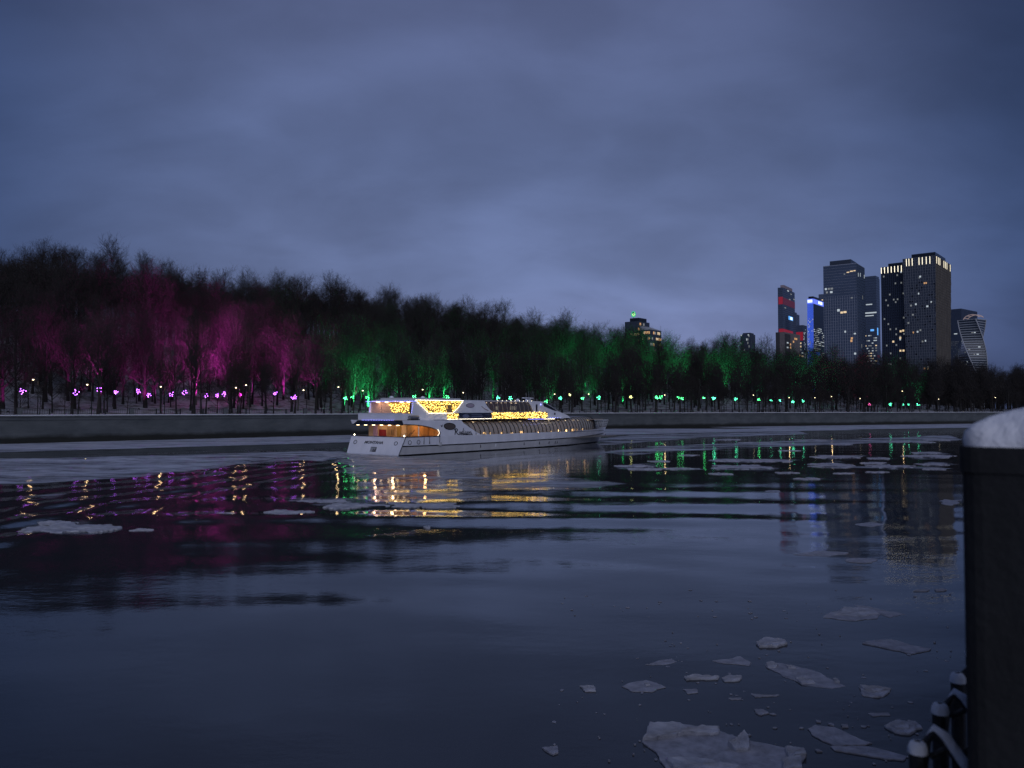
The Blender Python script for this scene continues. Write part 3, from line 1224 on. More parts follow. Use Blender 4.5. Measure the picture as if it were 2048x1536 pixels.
VAR = []
for i, (h, sp, nl, tl) in enumerate([(17, .40, 15, 0), (19, .36, 16, 0), (16, .44, 14, 0), (20, .30, 17, 1), (18, .34, 16, .5), (15, .42, 15, 0), (21, .28, 18, 1)]):
    tr, cr_ = gen_tree(100 + i, h, sp, nl, tl)
    VAR.append((tr, cr_, tr.mesh('trunk', M_bark), cr_.mesh('branches', M_twig), h))

# sources for the mass of the wood (one mesh per kind, used only through the forest's instancer)
SRC = []
for i, (tr, cr_, *_r) in enumerate(VAR):
    j = MB()
    j.add(tr.v, tr.f)
    j.add(cr_.v, cr_.f)
    SRC.append(bpy.data.objects.new('forest_tree', j.mesh('forest_tree', M_twig)))

T0, T1 = t_of_px(-60), t_of_px(2120)
sites = []      # (t, s, x, y, z, scale, rot, variant)
rt = random.Random(42)
t = T0
HOLD = set()
while t < T1 + 160:
    far = t > t_of_px(1500)
    st_ = 5.4 if not far else 6.4
    s = 9.5
    while s < 150:
        tt = t + rt.uniform(-.5, .5) * st_
        ss = s + rt.uniform(-.5, .5) * st_ * 0.9
        if ss < 8.5:
            ss = 8.5 + rt.random()
        keep = 0.5 if ss < 15 else (0.80 if ss < 45 else 0.92)
        if rt.random() < keep:
            p = wp(tt, ss)
            sca = rt.uniform(.72, 1.12) if ss < 80 else rt.uniform(.62, .95)
            if ss < 14:
                sca *= 0.72
            elif ss < 40:
                sca *= 0.88
            sites.append((tt, ss, p.x, p.y, ground_z(tt, ss), sca, rt.uniform(0, 6.28), rt.randrange(len(VAR))))
        s += st_ * (1.0 if s < 110 else 1.5)
    t += st_

# young thin growth at the foot of the slope
n_main = len(sites)
t = T0
while t < T1 + 60:
    for _ in range(3):
        tt, ss = t + rt.uniform(0, 2.6), 11 + 34 * rt.random() ** 1.3
        p = wp(tt, ss)
        sites.append((tt, ss, p.x, p.y, ground_z(tt, ss), rt.uniform(.28, .55), rt.uniform(0, 6.28), rt.choice((3, 4, 6))))
    t += 2.6

# the 300 trees that show largest stand alone
vis = []
for k, q in enumerate(sites[:n_main]):
    px = 1024 + FPX * q[2] / q[3] if q[3] > 1 else -999
    if -40 < px < 2090:
        vis.append((q[5] * VAR[q[7]][4] / q[3] * (1.0 if q[1] < 34 else 0.55), k))
vis.sort(reverse=True)
single = set(k for _, k in vis[:276])


def tree_label(px, s):
    if s < 15:
        if px < 640:
            return 'bare tree with dark trunk by the promenade railing among purple light clusters', 'promenade trees among purple lights'
        if px < 1180:
            return 'bare tree with dark trunk by the promenade railing behind the boat', 'promenade trees behind the boat'
        return 'bare tree with dark trunk by the promenade railing among green light clusters', 'promenade trees among green lights'
    if px < 640:
        return 'leafless tree at the foot of the slope in magenta floodlight', 'slope trees in magenta light'
    if px < 1180:
        return 'leafless tree at the foot of the slope behind the boat in green floodlight', 'slope trees behind the boat'
    return 'leafless tree at the foot of the low slope right of the boat in green floodlight'.replace('right of', 'ahead of'), 'slope trees ahead of the boat'


for k in sorted(single):
    tt, ss, x, y, z, sca, rot, v = sites[k]
    o = empty('bare_tree', (x, y, z), rot)
    o.scale = (sca, sca, sca)
    lb, gp = tree_label(1024 + FPX * x / y, ss)
    tag(o, lb, 'tree', gp)
    obj('trunk', VAR[v][2], o)
    obj('crown', VAR[v][3], o)

# pale birches standing in the floodlight
M_birch = mat('birch_bark', (.13, .12, .11), .8, noise=.5, nscale=3.0, stretch=(1, 1, 3))
BIRCH = [(VAR[v][0].mesh('trunk', M_birch), VAR[v][1].mesh('branches', mat('birch_twig', (.05, .042, .04), .9)), VAR[v][4]) for v in (3, 6, 4)]
for i, (px, s_, hh, lb) in enumerate(((190, 22, 17, 'pale birch glowing magenta, alone far from the boat'), (392, 26, 16, 'pale birch glowing magenta with wide limbs'), (474, 28, 19, 'tallest pale birch glowing magenta on the slope'),
                                      (506, 24, 17, 'pale birch glowing magenta beside the tallest one'), (604, 18, 13, 'short bright magenta lit tree with forked trunk by the promenade'),
                                      (700, 18, 15, 'pale birch glowing green with a fan of limbs behind the boat stern'), (742, 18, 14, 'pale birch with bright green trunk behind the boat stern'),
                                      (801, 24, 17, 'slim leaning birch glowing green above the boat roof'), (858, 21, 16, 'birch with bright green stem behind the golden light panel'),
                                      (889, 26, 14, 'thin birch glowing faint green behind the boat'), (1263, 28, 17, 'pale green lit birch ahead of the boat bow'))):
    tq = t_of_px(px, s_)
    p = wp(tq, s_)
    b_ = BIRCH[i % 3]
    o = empty('birch_tree', (p.x, p.y, ground_z(tq, s_)), i * 1.3)
    f = hh / b_[2]
    o.scale = (f, f, f)
    tag(o, lb, 'tree')
    obj('trunk', b_[0], o)
    obj('crown', b_[1], o)

# spruces on the ridge
spr = [gen_spruce(5, 17), gen_spruce(6, 14)]
for (px, py, dd, v, lb) in ((393, 527, 95, 0, 'taller dark spruce standing on the ridge above the magenta trees'),
                            (412, 531, 95, 1, 'shorter dark spruce beside the taller one on the ridge')):
    tq = t_of_px(px, dd)
    p = wp(tq, dd)
    top = at(px, py, p.y).z
    g = ground_z(tq, dd)
    o = empty('spruce_tree', (p.x, p.y, g))
    hh = (17, 14)[v]
    f = max(.5, (top - g) / hh)
    o.scale = (f * .7, f * .7, f)
    tag(o, lb, 'tree')
    spr[v][0].build('trunk', M_bark, o)
    spr[v][1].build('crown', M_spruce, o)

# the mass of the wood
fp = [q for k, q in enumerate(sites) if k not in single]
fm = bpy.data.meshes.new('forest')
fm.from_pydata([(q[2], q[3], q[4]) for q in fp], [], [])
for nm, ty, ix in (('scl', 'FLOAT', 5), ('rot', 'FLOAT', 6), ('idx', 'INT', 7)):
    a = fm.attributes.new(nm, ty, 'POINT')
    a.data.foreach_set('value', [q[ix] for q in fp])
forest = obj('forest', fm)
tag(forest, 'mass of bare winter trees covering the hillside up to the ridge', kind='stuff')
ng = bpy.data.node_groups.new('forest_scatter', 'GeometryNodeTree')
ng.interface.new_socket('Geometry', in_out='INPUT', socket_type='NodeSocketGeometry')
ng.interface.new_socket('Geometry', in_out='OUTPUT', socket_type='NodeSocketGeometry')
gn = ng.nodes
gi, go = gn.new('NodeGroupInput'), gn.new('NodeGroupOutput')
gti = gn.new('GeometryNodeGeometryToInstance')
for so in SRC:
    oi = gn.new('GeometryNodeObjectInfo')
    oi.inputs['Object'].default_value = so
    oi.inputs['As Instance'].default_value = True
    ng.links.new(oi.outputs['Geometry'], gti.inputs[0])
iop = gn.new('GeometryNodeInstanceOnPoints')


def gattr(nm, ty):
    a = gn.new('GeometryNodeInputNamedAttribute')
    a.data_type = ty
    a.inputs[0].default_value = nm
    return a.outputs[0]


jg = gn.new('GeometryNodeJoinGeometry')
for so_node in [n for n in gn if n.bl_idname == 'GeometryNodeObjectInfo']:
    ng.links.new(so_node.outputs['Geometry'], jg.inputs[0])
gn.remove(gti)
ng.links.new(gi.outputs[0], iop.inputs['Points'])
ng.links.new(jg.outputs[0], iop.inputs['Instance'])
iop.inputs['Pick Instance'].default_value = True
ng.links.new(gattr('idx', 'INT'), iop.inputs['Instance Index'])
cx_ = gn.new('ShaderNodeCombineXYZ')
ng.links.new(gattr('rot', 'FLOAT'), cx_.inputs[2])
ng.links.new(cx_.outputs[0], iop.inputs['Rotation'])
cs_ = gn.new('ShaderNodeCombineXYZ')
sc_out = gattr('scl', 'FLOAT')
for i in range(3):
    ng.links.new(sc_out, cs_.inputs[i])
ng.links.new(cs_.outputs[0], iop.inputs['Scale'])
ng.links.new(iop.outputs[0], go.inputs[0])
md = forest.modifiers.new('scatter', 'NODES')
md.node_group = ng

# ---------------------------------------------------------------- promenade lights
lamp_parts = {}
pole_me = MB().tube([(0, 0, 0), (0, 0, 5.2)], [.09, .05], 6).tube([(0, 0, 5.15), (-.5, -.5, 5.5)], .035, 5).mesh('pole', M_iron)
head_me = MB().box(-.16, .16, -.10, .10, -.03, .05).mesh('lamp_head', M_iron)
glow_me = MB().ball((0, 0, -.05), .14, 8, 5, .6).mesh('lamp_glass', M_street)
LAMPS = [(66, 759), (173, 769), (337, 773), (484, 775), (503, 770), (618, 780), (678, 774), (730, 781), (852, 779), (937, 785), (1110, 788), (1185, 788), (1332, 790),
         (1509, 790), (1576, 795), (1629, 795), (1664, 793), (1723, 797), (1804, 782), (1882, 798), (1990, 795)]
for i, (px, py) in enumerate(LAMPS):
    s_ = 7.0
    tq = t_of_px(px, s_)
    p = wp(tq, s_)
    zt = at(px, py, p.y).z
    hgt = max(3.0, min(9, zt - QZ))
    o = empty('street_lamp', (p.x, p.y, QZ))
    tag(o, ('lit street lamp on a pole among purple tree lights' if px < 640 else 'lit street lamp on a pole behind the boat' if px < 1190 else 'lit street lamp on a pole among green tree lights'),
        'street lamp', 'street lamps along the promenade' + (' purple part' if px < 640 else ' behind boat' if px < 1190 else ' green part'))
    q = obj('pole', pole_me, o)
    q.scale = (1, 1, (hgt + .05) / 5.5)
    hd = obj('lamp_head', head_me, o, (-.5, -.5, hgt + .04))
    obj('lamp_glass', glow_me, hd, (0, 0, -.03))
    if i % 2 == 0 or px < 700:
        ld = bpy.data.lights.new('lamp_light', 'POINT')
        ld.energy = 26
        ld.color = (1.0, .66, .32)
        ld.shadow_soft_size = .15
        lo = bpy.data.objects.new('lamp_light', ld)
        COL.objects.link(lo)
        lo.parent = o
        lo.location = (-.5, -.5, hgt - .35)

bulb_me = {}
for nm, m_ in (('purple', M_purple), ('green', M_green), ('mint', M_mint), ('pink', mat('pink_bulbs', (.9, .3, .6), .4, emit=(1.0, .12, .45), es=6.0)), ('yellow', mat('yellow_bulbs', (.9, .9, .4), .4, emit=(.9, .95, .35), es=10.0))):
    bulb_me[nm] = MB().ball((0, 0, 0), .065, 6, 4).mesh('bulb', m_)
wire_me = MB().tube([(0, 0, .9), (0, 0, -.5)], .015, 3).tube([(-.5, 0, 0), (.5, 0, 0)], .012, 3).tube([(0, -.4, .2), (0, .4, .2)], .012, 3).mesh('wire_frame', M_iron)
CL = [(z[0] / 2.926, 460 + z[1] / 2.926, 'purple') for z in ((128, 945), (437, 952), (600, 932), (657, 950), (812, 943), (889, 967), (1006, 963), (1065, 950), (1200, 970), (1295, 968),
                                                             (1336, 958), (1590, 957), (1685, 980), (1720, 980))]
CL += [(600 + a / 3.15, 560 + b / 3.15, c) for a, b, c in ((305, 745, 'green'), (330, 738, 'green'), (440, 742, 'green'), (722, 735, 'green'), (935, 738, 'green'), (1257, 742, 'mint'), (1327, 745, 'mint'), (1568, 765, 'green'),
                                                          (1645, 745, 'mint'), (1705, 722, 'yellow'), (1782, 745, 'green'), (1895, 742, 'mint'))]
CL += [(1180 + a / 2.626, 600 + b / 2.626, c) for a, b, c in ((212, 510, 'yellow'), (335, 511, 'green'), (352, 516, 'green'), (366, 510, 'green'), (470, 513, 'green'), (487, 519, 'green'), (585, 515, 'green'), (640, 516, 'mint'),
                                                            (660, 518, 'mint'), (765, 520, 'mint'), (895, 523, 'green'), (943, 525, 'mint'), (1000, 527, 'mint'), (1060, 535, 'mint'), (1130, 530, 'mint'), (1470, 548, 'pink'),
                                                            (1580, 548, 'mint'), (1640, 550, 'mint'), (1670, 548, 'mint'), (1720, 550, 'mint'))]
cr2 = random.Random(3)
CLBL = {'purple': 'cluster of glowing purple light balls hung among bare trees', 'green': 'cluster of glowing green light balls hung among bare trees',
        'mint': 'cluster of glowing mint green light balls hung among bare trees', 'pink': 'cluster of glowing pink light balls hung among bare trees',
        'yellow': 'cluster of glowing yellow light balls hung among bare trees'}
for (px, py, c) in CL:
    s_ = 8.0 + cr2.uniform(-.5, 1.5)
    p = wp(t_of_px(px, s_), s_)
    z = at(px, py, p.y).z
    o = empty('light_cluster', (p.x, p.y, z))
    tag(o, CLBL[c], 'light cluster', c + ' light clusters')
    obj('wire_frame', wire_me, o)
    cs0, ca0 = cr2.uniform(.7, 1.15), cr2.uniform(0, 6.28)
    for k in range(cr2.choice((4, 6, 7, 8, 8))):
        a = k * 2.4 + ca0
        rr_ = cs0 * (.06 + .42 * math.sqrt((k + .3) / 8))
        obj('bulb', bulb_me[c], o, (rr_ * math.cos(a) + cr2.uniform(-.08, .08), cr2.uniform(-.3, .3), rr_ * math.sin(a) + cr2.uniform(-.08, .08)))

flood_me = MB().box(-.2, .2, -.14, .14, 0, .12).tube([(0, 0, .1), (0, 0, .3)], [.12, .16], 8).mesh('housing', M_iron)
FL = []
for px, e_, s_ in ((20, .2, 17), (150, .35, 20), (190, .9, 20), (285, .4, 19), (330, .7, 27), (385, 2.2, 24), (415, 1.8, 20), (450, 1.6, 32), (470, 2.6, 26), (500, 1.9, 25), (545, 1.8, 26), (585, 1.2, 24), (603, 1.2, 18.5)):
    FL.append((px, s_, e_, (1.0, .05, .74)))
for px, e_, s_ in ((697, 1.3, 16), (745, 1.4, 16), (800, 1.0, 22), (860, 1.1, 19), (900, .6, 24), (985, .6, 26), (1100, .7, 22), (1185, .9, 24), (1250, .9, 28),
                   (1250, 2.2, 50), (1300, 2.0, 40), (1345, 3.0, 44), (1400, 3.4, 48), (1440, 2.4, 40), (1130, 1.2, 46), (1190, 1.4, 44), (1480, 1.6, 50), (1520, 1.5, 40), (1590, 1.6, 40), (1670, 1.2, 36), (1830, 1.3, 34)):
    FL.append((px, s_, e_, (.03, 1.0, .24) if px < 1500 else (.03, 1.0, .34)))
FL.append((1735, 30, .8, (1.0, .06, .32)))
FL.append((715, 30, .5, (1.0, .08, .4)))
for (px, s_, e_, c) in FL:
    tq = t_of_px(px, s_)
    p = wp(tq, s_)
    g = ground_z(tq, s_)
    o = empty('floodlight', (p.x, p.y, g))
    mg = c[0] > c[1]
    tag(o, ('floodlight on the slope throwing magenta light up the trees' if mg else 'floodlight on the slope throwing green light up the trees'), 'floodlight',
        'magenta floodlights' if mg else 'green floodlights')
    obj('housing', flood_me, o)
    ld = bpy.data.lights.new('flood_beam', 'SPOT')
    ld.energy = 17000 * e_ * (p.length / 150) ** 0.5
    ld.color = c
    ld.spot_size = R(88)
    ld.spot_blend = .7
    ld.shadow_soft_size = .12
    lo = bpy.data.objects.new('flood_beam', ld)
    COL.objects.link(lo)
    lo.parent = o
    lo.location = (0, 0, .35)
    n = wp(tq, s_ + 5) - p
    dv = Vector((n.x / 5 * .45, n.y / 5 * .45, 1)).normalized()
    lo.rotation_euler = (-dv).to_track_quat('Z', 'Y').to_euler()

# ---------------------------------------------------------------- the cruise boat
boat = empty('cruise_boat', BO, BANG)
tag(boat, 'white two deck river cruise boat with glazed sides and golden fairy lights', 'boat')


def hbd(s):
    return 4.5 if s < 28 else 4.5 * max(0.0, 1 - ((s - 28) / 21.5) ** 2.2)


def hbw(s):
    return 4.3 if s < 24 else 4.3 * max(0.0, 1 - ((s - 24) / 22.8) ** 1.9)


def zdk(s):
    return 2.0 + (0.28 * ((s - 32) / 17.5) ** 1.6 if s > 32 else 0)


def zrb(s):
    return 1.03 - 0.08 * math.sin(min(1, s / 26) * math.pi) + (0.3 * ((s - 28) / 21) ** 1.5 if s > 28 else 0)


def hull_pt(s, z):
    f = max(0.0, min(1.0, z / zdk(s)))
    return hbw(s) + (hbd(s) - hbw(s)) * f ** 0.8


SS = [0, 1, 2.5, 5, 8, 12, 16, 20, 24, 27, 30, 32, 34, 36, 38, 40, 42, 43.5, 45, 46, 47, 48, 48.8, 49.5]


def loft(zf, name, m, off=0.0, sides=(1, -1)):
    """hull strake between the heights in zf(s) -> list of z"""
    mb = MB()
    for sg in sides:
        o = len(mb.v)
        n = len(zf(0))
        for s in SS:
            zstem = max(0.0, (s - 46.8) / 2.7 * zdk(s))
            for z in zf(s):
                zz = max(z, zstem)
                y = hull_pt(s, zz) + (off if s < 49 else off * .2)
                if z < 0:
                    y = hbw(s) * (0.93 if z > -0.4 else 0.6)
                x = s + (0.42 * max(z, 0) * (1 if s == 0 else 0))
                mb.v.append((x, -sg * y, zz))
        for a in range(len(SS) - 1):
            for b in range(n - 1):
                q = (o + a * n + b, o + (a + 1) * n + b, o + (a + 1) * n + b + 1, o + a * n + b + 1)
                mb.f.append(q if sg > 0 else q[::-1])
    return mb.build(name, m, boat, smooth=False)


loft(lambda s: [-0.5, -0.2, 0.10], 'boot_stripe', M_black)
loft(lambda s: [0.10, 0.5, zrb(s) - .07], 'lower_hull', M_white2)
loft(lambda s: [zrb(s) - .07, zrb(s) + .05], 'rub_rail', M_black, 0.03)
loft(lambda s: [zrb(s) + .05, zrb(s) + .13], 'rail_ledge', M_white, 0.05)
loft(lambda s: [zrb(s) + .13, (zrb(s) + zdk(s)) / 2, zdk(s)], 'upper_hull', M_white)
# transom
tr = MB()
tr.add([(0, 4.30, 0.10), (0, -4.30, 0.10), (0.84, -4.5, 2.0), (0.84, 4.5, 2.0), (0, 4.0, -.5), (0, -4.0, -.5)], [(0, 1, 2, 3), (4, 5, 1, 0)])
transom = tr.build('transom', M_white, boat)
MB().box(.78, .92, -4.5, 4.5, 2.0, 2.05).build('transom_cap', M_black, boat)
for sg in (1, -1):
    MB().prism([(0.86, 1.98), (6.3, 1.96), (6.3, 2.05), (.86, 2.07)], -sg * 4.44, -sg * 4.54, lambda u, v, a: (u, a, v)).build('bulwark_cap', M_black, boat)
# dark seam between the transom and the side
MB().tube([(-.01, -4.33, .1), (.84, -4.53, 2.0)], .035, 4).build('corner_seam', M_black, boat)

FONTS = {}


def text(name, s, size, m, parent, loc, rot, shear=0.0, bold=0.0, ext=0.01, sx=1.0):
    cu = bpy.data.curves.new(name, 'FONT')
    cu.body = s
    cu.size = size
    cu.align_x = 'CENTER'
    cu.align_y = 'CENTER'
    cu.shear = shear
    cu.extrude = ext
    cu.offset = bold
    cu.resolution_u = 3
    t_ = bpy.data.objects.new(name, cu)
    me_ = bpy.data.meshes.new_from_object(t_)
    bpy.data.objects.remove(t_)
    me_.name = name
    me_.materials.clear()
    me_.materials.append(m)
    o = obj(name, me_, parent, loc)
    o.rotation_euler = rot
    o.scale = (sx, 1, 1)
    return o


M_ink = mat('dark_lettering', (0.02, 0.022, 0.03), 0.5)
tang = math.atan2(.84, 1.9)
text('name_lettering', 'MOHTAHA', .46, M_ink, boat, (.42 * 1.33 - .03, .35, 1.33), (math.pi / 2 + 0, -0.0, -math.pi / 2), .28, .012, .008, 1.35).rotation_euler = (math.pi / 2 - tang, 0, -math.pi / 2)
# plate with a dark mark low on the transom
pl_ = MB().prism([(-.5, -.26), (.5, -.26), (.5, .26), (-.5, .26)], 0, .02, lambda u, v, a: (u, v, a)).build('mark_plate', mat('grey_plate', (.34, .35, .38), .5), boat, loc=(.42 * .55 - .03, -.0, .55))
pl_.rotation_euler = (math.pi / 2 - tang, 0, -math.pi / 2)
mk = MB()
for poly in ([(-.5, .26), (.5, .26), (.5, .31), (-.5, .31)], [(-.1, -.26), (.02, -.26), (.02, .2)], [(0, -.1), (.36, -.1), (.36, -.02), (0, .02)], [(.3, -.26), (.42, -.26), (.44, .2), (.3, .1)], [(-.1, -.26), (.42, -.26), (.42, -.18), (-.1, -.16)]):
    mk.prism(poly, .021, .032, lambda u, v, a: (u, v, a))
mk.build('dark_mark', M_ink, pl_)
for y_, w_ in ((3.45, .3), (-3.3, .28)):
    lo_ = MB()
    lo_.tube([(w_ * math.cos(i * .524) * .9, w_ * math.sin(i * .524) * .75, 0) for i in range(13)], .035, 4)
    q = lo_.build('hawse_ring', M_ink, boat, loc=(.42 * 1.32 - .03, y_, 1.32))
    q.rotation_euler = (math.pi / 2 - tang, 0, -math.pi / 2)
for s_ in (1.5, 2.85):
    lo_ = MB()
    lo_.tube([(.24 * math.cos(i * .524), 0, .22 * math.sin(i * .524)) for i in range(13)], .032, 4)
    lo_.build('hawse_ring', M_ink, boat, loc=(s_, -4.47, 1.42))
for s_ in (3.7, 4.6, 6.25):
    MB().box(s_ - .015, s_ + .015, -4.52, -4.4, 1.16, 1.98).build('hull_seam', M_ink, boat)
MB().box(6.15, 6.45, -4.62, -4.4, .92, 1.3).build('fender_bracket', M_white2, boat)
for i, s_ in enumerate((22.2, 25.6, 27.9, 29.5, 30.0, 13.5, 16.4)):
    MB().box(s_, s_ + .12, -hull_pt(s_, .6) - .02, -hull_pt(s_, .6) + .3, .42, .78).build('scupper', M_ink if i < 6 else M_white, boat)

# --- main deck
M_deck = mat('deck_boards', (.20, .18, .16), .7, noise=.2, nscale=3)
M_cream = mat('cream_panel', (.60, .42, .26), .6, noise=.1, nscale=1.0)
M_wood = mat('warm_wood', (.42, .24, .11), .5, noise=.25, nscale=2.5, stretch=(1, 1, .2))
M_red = mat('red_door', (.22, .015, .02), .4)
MB().box(.9, 46, -4.1, 4.1, 1.0, 1.1).build('main_deck_floor', M_deck, boat)
MB().box(1.0, 9.0, -4.28, 4.28, 3.42, 3.5).build('aft_ceiling', M_white, boat)
bulk = MB().box(3.2, 3.3, -2.1, 4.2, 1.1, 3.42).build('aft_bulkhead', M_cream, boat)
MB().box(3.13, 3.2, 1.15, 2.35, 1.1, 2.72).build('red_door', M_red, bulk)
MB().box(3.14, 3.2, -.35, .95, 1.1, 3.1).build('wooden_door', M_wood, bulk)
for yy in (-.1, .25, .6):
    MB().box(3.11, 3.14, yy - .015, yy + .015, 2.1, 2.75).build('door_handle', M_ink, bulk)
MB().box(3.14, 3.2, -1.35, -.65, 1.1, 3.3).build('glass_cabinet', mat('amber_glass', (.35, .22, .07), .2), bulk)
MB().box(3.1, 3.2, 2.6, 3.3, 1.1, 3.35).build('mauve_panel', mat('mauve_panel', (.42, .28, .45), .5), bulk)
MB().box(3.3, 7.0, -2.1, -2.0, 1.1, 3.42).build('passage_wall', M_wood, boat)
MB().box(6.9, 7.0, -4.2, -2.1, 1.1, 3.42).build('passage_end', M_wood, boat)
MB().box(3.25, 3.32, -4.1, -4.0, 1.1, 3.4).build('stanchion', M_white, boat)
st_ = MB()
for k_ in range(2):
    st_.tube([(1.4 + k_ * .5, -3.6, 1.5 + .2 * k_), (2.6 + k_ * .5, -3.6, 2.55 + .2 * k_)], .03, 4)
st_.build('stair_handrail', M_ink, boat)
# side wall with the arched opening, aft of the glazing
ARCH = [(0.75, 3.42), (2.3, 3.34), (3.5, 3.24), (4.45, 3.10), (5.2, 2.94), (5.8, 2.76), (6.25, 2.58), (6.48, 2.40), (6.45, 2.20), (6.25, 2.05), (6.0, 1.98)]
SIDE = ARCH + [(9, 1.96), (14.1, 1.92), (12.9, 2.30), (11.4, 3.0), (10.5, 3.45), (10.1, 3.80), (0.55, 3.86)]
for sg in (1, -1):
    MB().prism(SIDE, -sg * 4.32, -sg * 4.22, lambda u, v, a: (u, a, v)).build('side_wall', M_white, boat)
MB().tube([(u, -4.34, v) for u, v in ARCH], .045, 5).build('arch_trim', M_black, boat)
for i_ in range(6):
    t_ = i_ / 5
    k_ = 5.9 + .3 * math.sin(math.pi * (t_ * .8 + .1))
    MB().octa((k_ + .08, -4.38, 2.72 - .62 * t_), .045).build('arch_bulb', M_whitebulb, boat)
# oval window
ov = [(8.08 + .98 * math.cos(i * .2618) + .12 * math.sin(i * .2618), 3.10 + .37 * math.sin(i * .2618) - .10 * math.cos(i * .2618)) for i in range(24)]
MB().prism(ov, -4.325, -4.345, lambda u, v, a: (u, a, v)).build('oval_window', mat('brown_glass', (.11, .085, .075), .12), boat)
MB().tube([(u, -4.35, v) for u, v in ov + ov[:1]], .04, 5).build('oval_rim', M_black, boat)
# script lettering on the side
sc_ = MB()


def arc(cx, cy, rx, ry, a0, a1, n=9):
    return [(cx + rx * math.cos(R(a0 + (a1 - a0) * i / (n - 1))), cy + ry * math.sin(R(a0 + (a1 - a0) * i / (n - 1)))) for i in range(n)]


strokes = [([(-.02, -.02), (.04, .35), (.12, .72)], .045), ([(-.12, .62), (.0, .78), (.22, .84), (.42, .76), (.42, .6), (.28, .46), (.12, .42)], .04),
           ([(.14, .44), (.30, .2), (.48, .04), (.66, -.01)], .045),
           (arc(.82, .28, .13, .13, 40, 400), .03), ([(.95, .42), (.95, .2), (1.03, .16)], .03),
           (arc(1.18, .30, .13, .13, 40, 400), .03), ([(1.40, .95), (1.33, .5), (1.31, .2), (1.38, .17)], .035),
           ([(1.52, .45), (1.50, .2), (1.57, .18)], .032), ([(1.58, .60), (1.59, .62)], .04),
           ([(1.84, .46), (1.72, .46), (1.72, .36), (1.82, .3), (1.80, .2), (1.68, .2)], .03),
           ([(2.10, .46), (1.98, .46), (1.98, .36), (2.08, .3), (2.06, .2), (1.94, .2)], .03),
           (arc(2.28, .32, .12, .12, 0, 360), .03), ([(2.50, .46), (2.50, .2)], .03), ([(2.50, .38), (2.60, .46), (2.68, .42), (2.69, .2), (2.78, .2)], .03),
           ([(.66, -.01), (1.0, .06), (1.5, .11), (2.0, .10), (2.2, .06)], .03), ([(2.40, .07), (2.56, .07)], .03)]
for pts_, w_ in strokes:
    w_ *= 1.35
    sc_.tube([(9.0 + u * 1.06, -4.335, 2.12 + v * .82 - .035 * u) for u, v in pts_], w_, 4)
sc_.build('script_lettering', M_ink, boat)
text('side_lettering', 'ROYAL MOSCOW', .24, M_ink, boat, (11.25, -4.335, 2.04), (math.pi / 2, 0, 0), 0, .012, .006, .92)
# small bird mark
bm_ = MB()
bm_.prism([(-.2, .12), (-.08, .08), (0, .0), (.16, .2), (.12, -.02), (.04, -.16), (-.08, -.1)], -4.322, -4.34, lambda u, v, a: (6.75 + u, a, 3.16 + v))
bm_.build('bird_mark', M_ink, boat)

# canopy over the stern
can = MB()
can.add([(0.70, 4.2, 3.30), (0.70, -4.25, 3.34), (3.0, -4.3, 3.42), (3.0, 4.3, 3.42), (1.0, 3.6, 3.80), (1.1, -3.75, 3.84), (3.0, -3.75, 3.84), (3.0, 3.7, 3.84)],
        [(0, 3, 2, 1), (0, 1, 5, 4), (1, 2, 6, 5), (4, 5, 6, 7), (3, 0, 4, 7)])
can.build('stern_canopy', M_black, boat)
for i_ in range(6):
    MB().box(-.07, .07, -.17, .17, -.04, .0).build('downlight', M_warm, boat, loc=(1.0, 3.55 - i_ * 1.33, 3.31))
MB().box(-.07, .07, -.15, .15, -.04, .0).build('downlight', M_warm, boat, loc=(2.2, -4.12, 3.36))
for nm, lx, ly, lz, en, c_ in (('deck_glow', 1.9, 1.6, 3.1, 34, (1, .62, .34)), ('deck_glow', 1.9, -1.4, 3.1, 38, (1, .60, .30)), ('deck_glow', 5.2, -3.2, 3.1, 40, (1, .52, .18)),
                             ('terrace_glow', 2.2, 1.8, 5.75, 16, (1, .62, .5)), ('terrace_glow', 2.2, -1.5, 5.75, 16, (1, .62, .4))):
    ld = bpy.data.lights.new(nm, 'POINT')
    ld.energy = en
    ld.color = c_
    ld.shadow_soft_size = .15
    lo = bpy.data.objects.new(nm, ld)
    COL.objects.link(lo)
    lo.parent = boat
    lo.location = (lx, ly, lz)
bdot = MB().octa((0, 0, 0), .042).mesh('blue_bulb', M_bluebulb)
wdot = MB().octa((0, 0, 0), .04).mesh('white_bulb', M_whitebulb)
sdot = MB().octa((0, 0, 0), .12).mesh('stern_light', M_whitebulb)
for i_ in range(20):
    obj('blue_bulb', bdot, boat, (.93, 2.75 - i_ * .27, 3.84 + .001 * i_))
obj('stern_light', sdot, boat, (.95, 4.1, 2.14))
obj('stern_light', sdot, boat, (.98, -4.15, 2.14))

# upper deck slab
MB().box(3.0, 32, -3.95, 3.95, 3.80, 3.86).build('upper_deck', M_white, boat)
MB().box(5.8, 31, -4.0, -3.95, 3.77, 3.88).build('deck_gap_shade', M_black, boat)  # black strip stands in for the shade in the gap along the deck


# --- glazed saloon
def gl_hw(s):
    return min(4.28, hbd(s) - .16) * (1 if s < 40 else max(.02, 1 - ((s - 40) / 6.6) ** 2.4))


def gl_top(s):
    z = 3.66 + (.30 * min(1, max(0, (s - 24) / 14)))
    if s > 41:
        z = 2.1 + (z - 2.1) * math.sqrt(max(0, 1 - ((s - 41) / 5.6) ** 2.2))
    return z


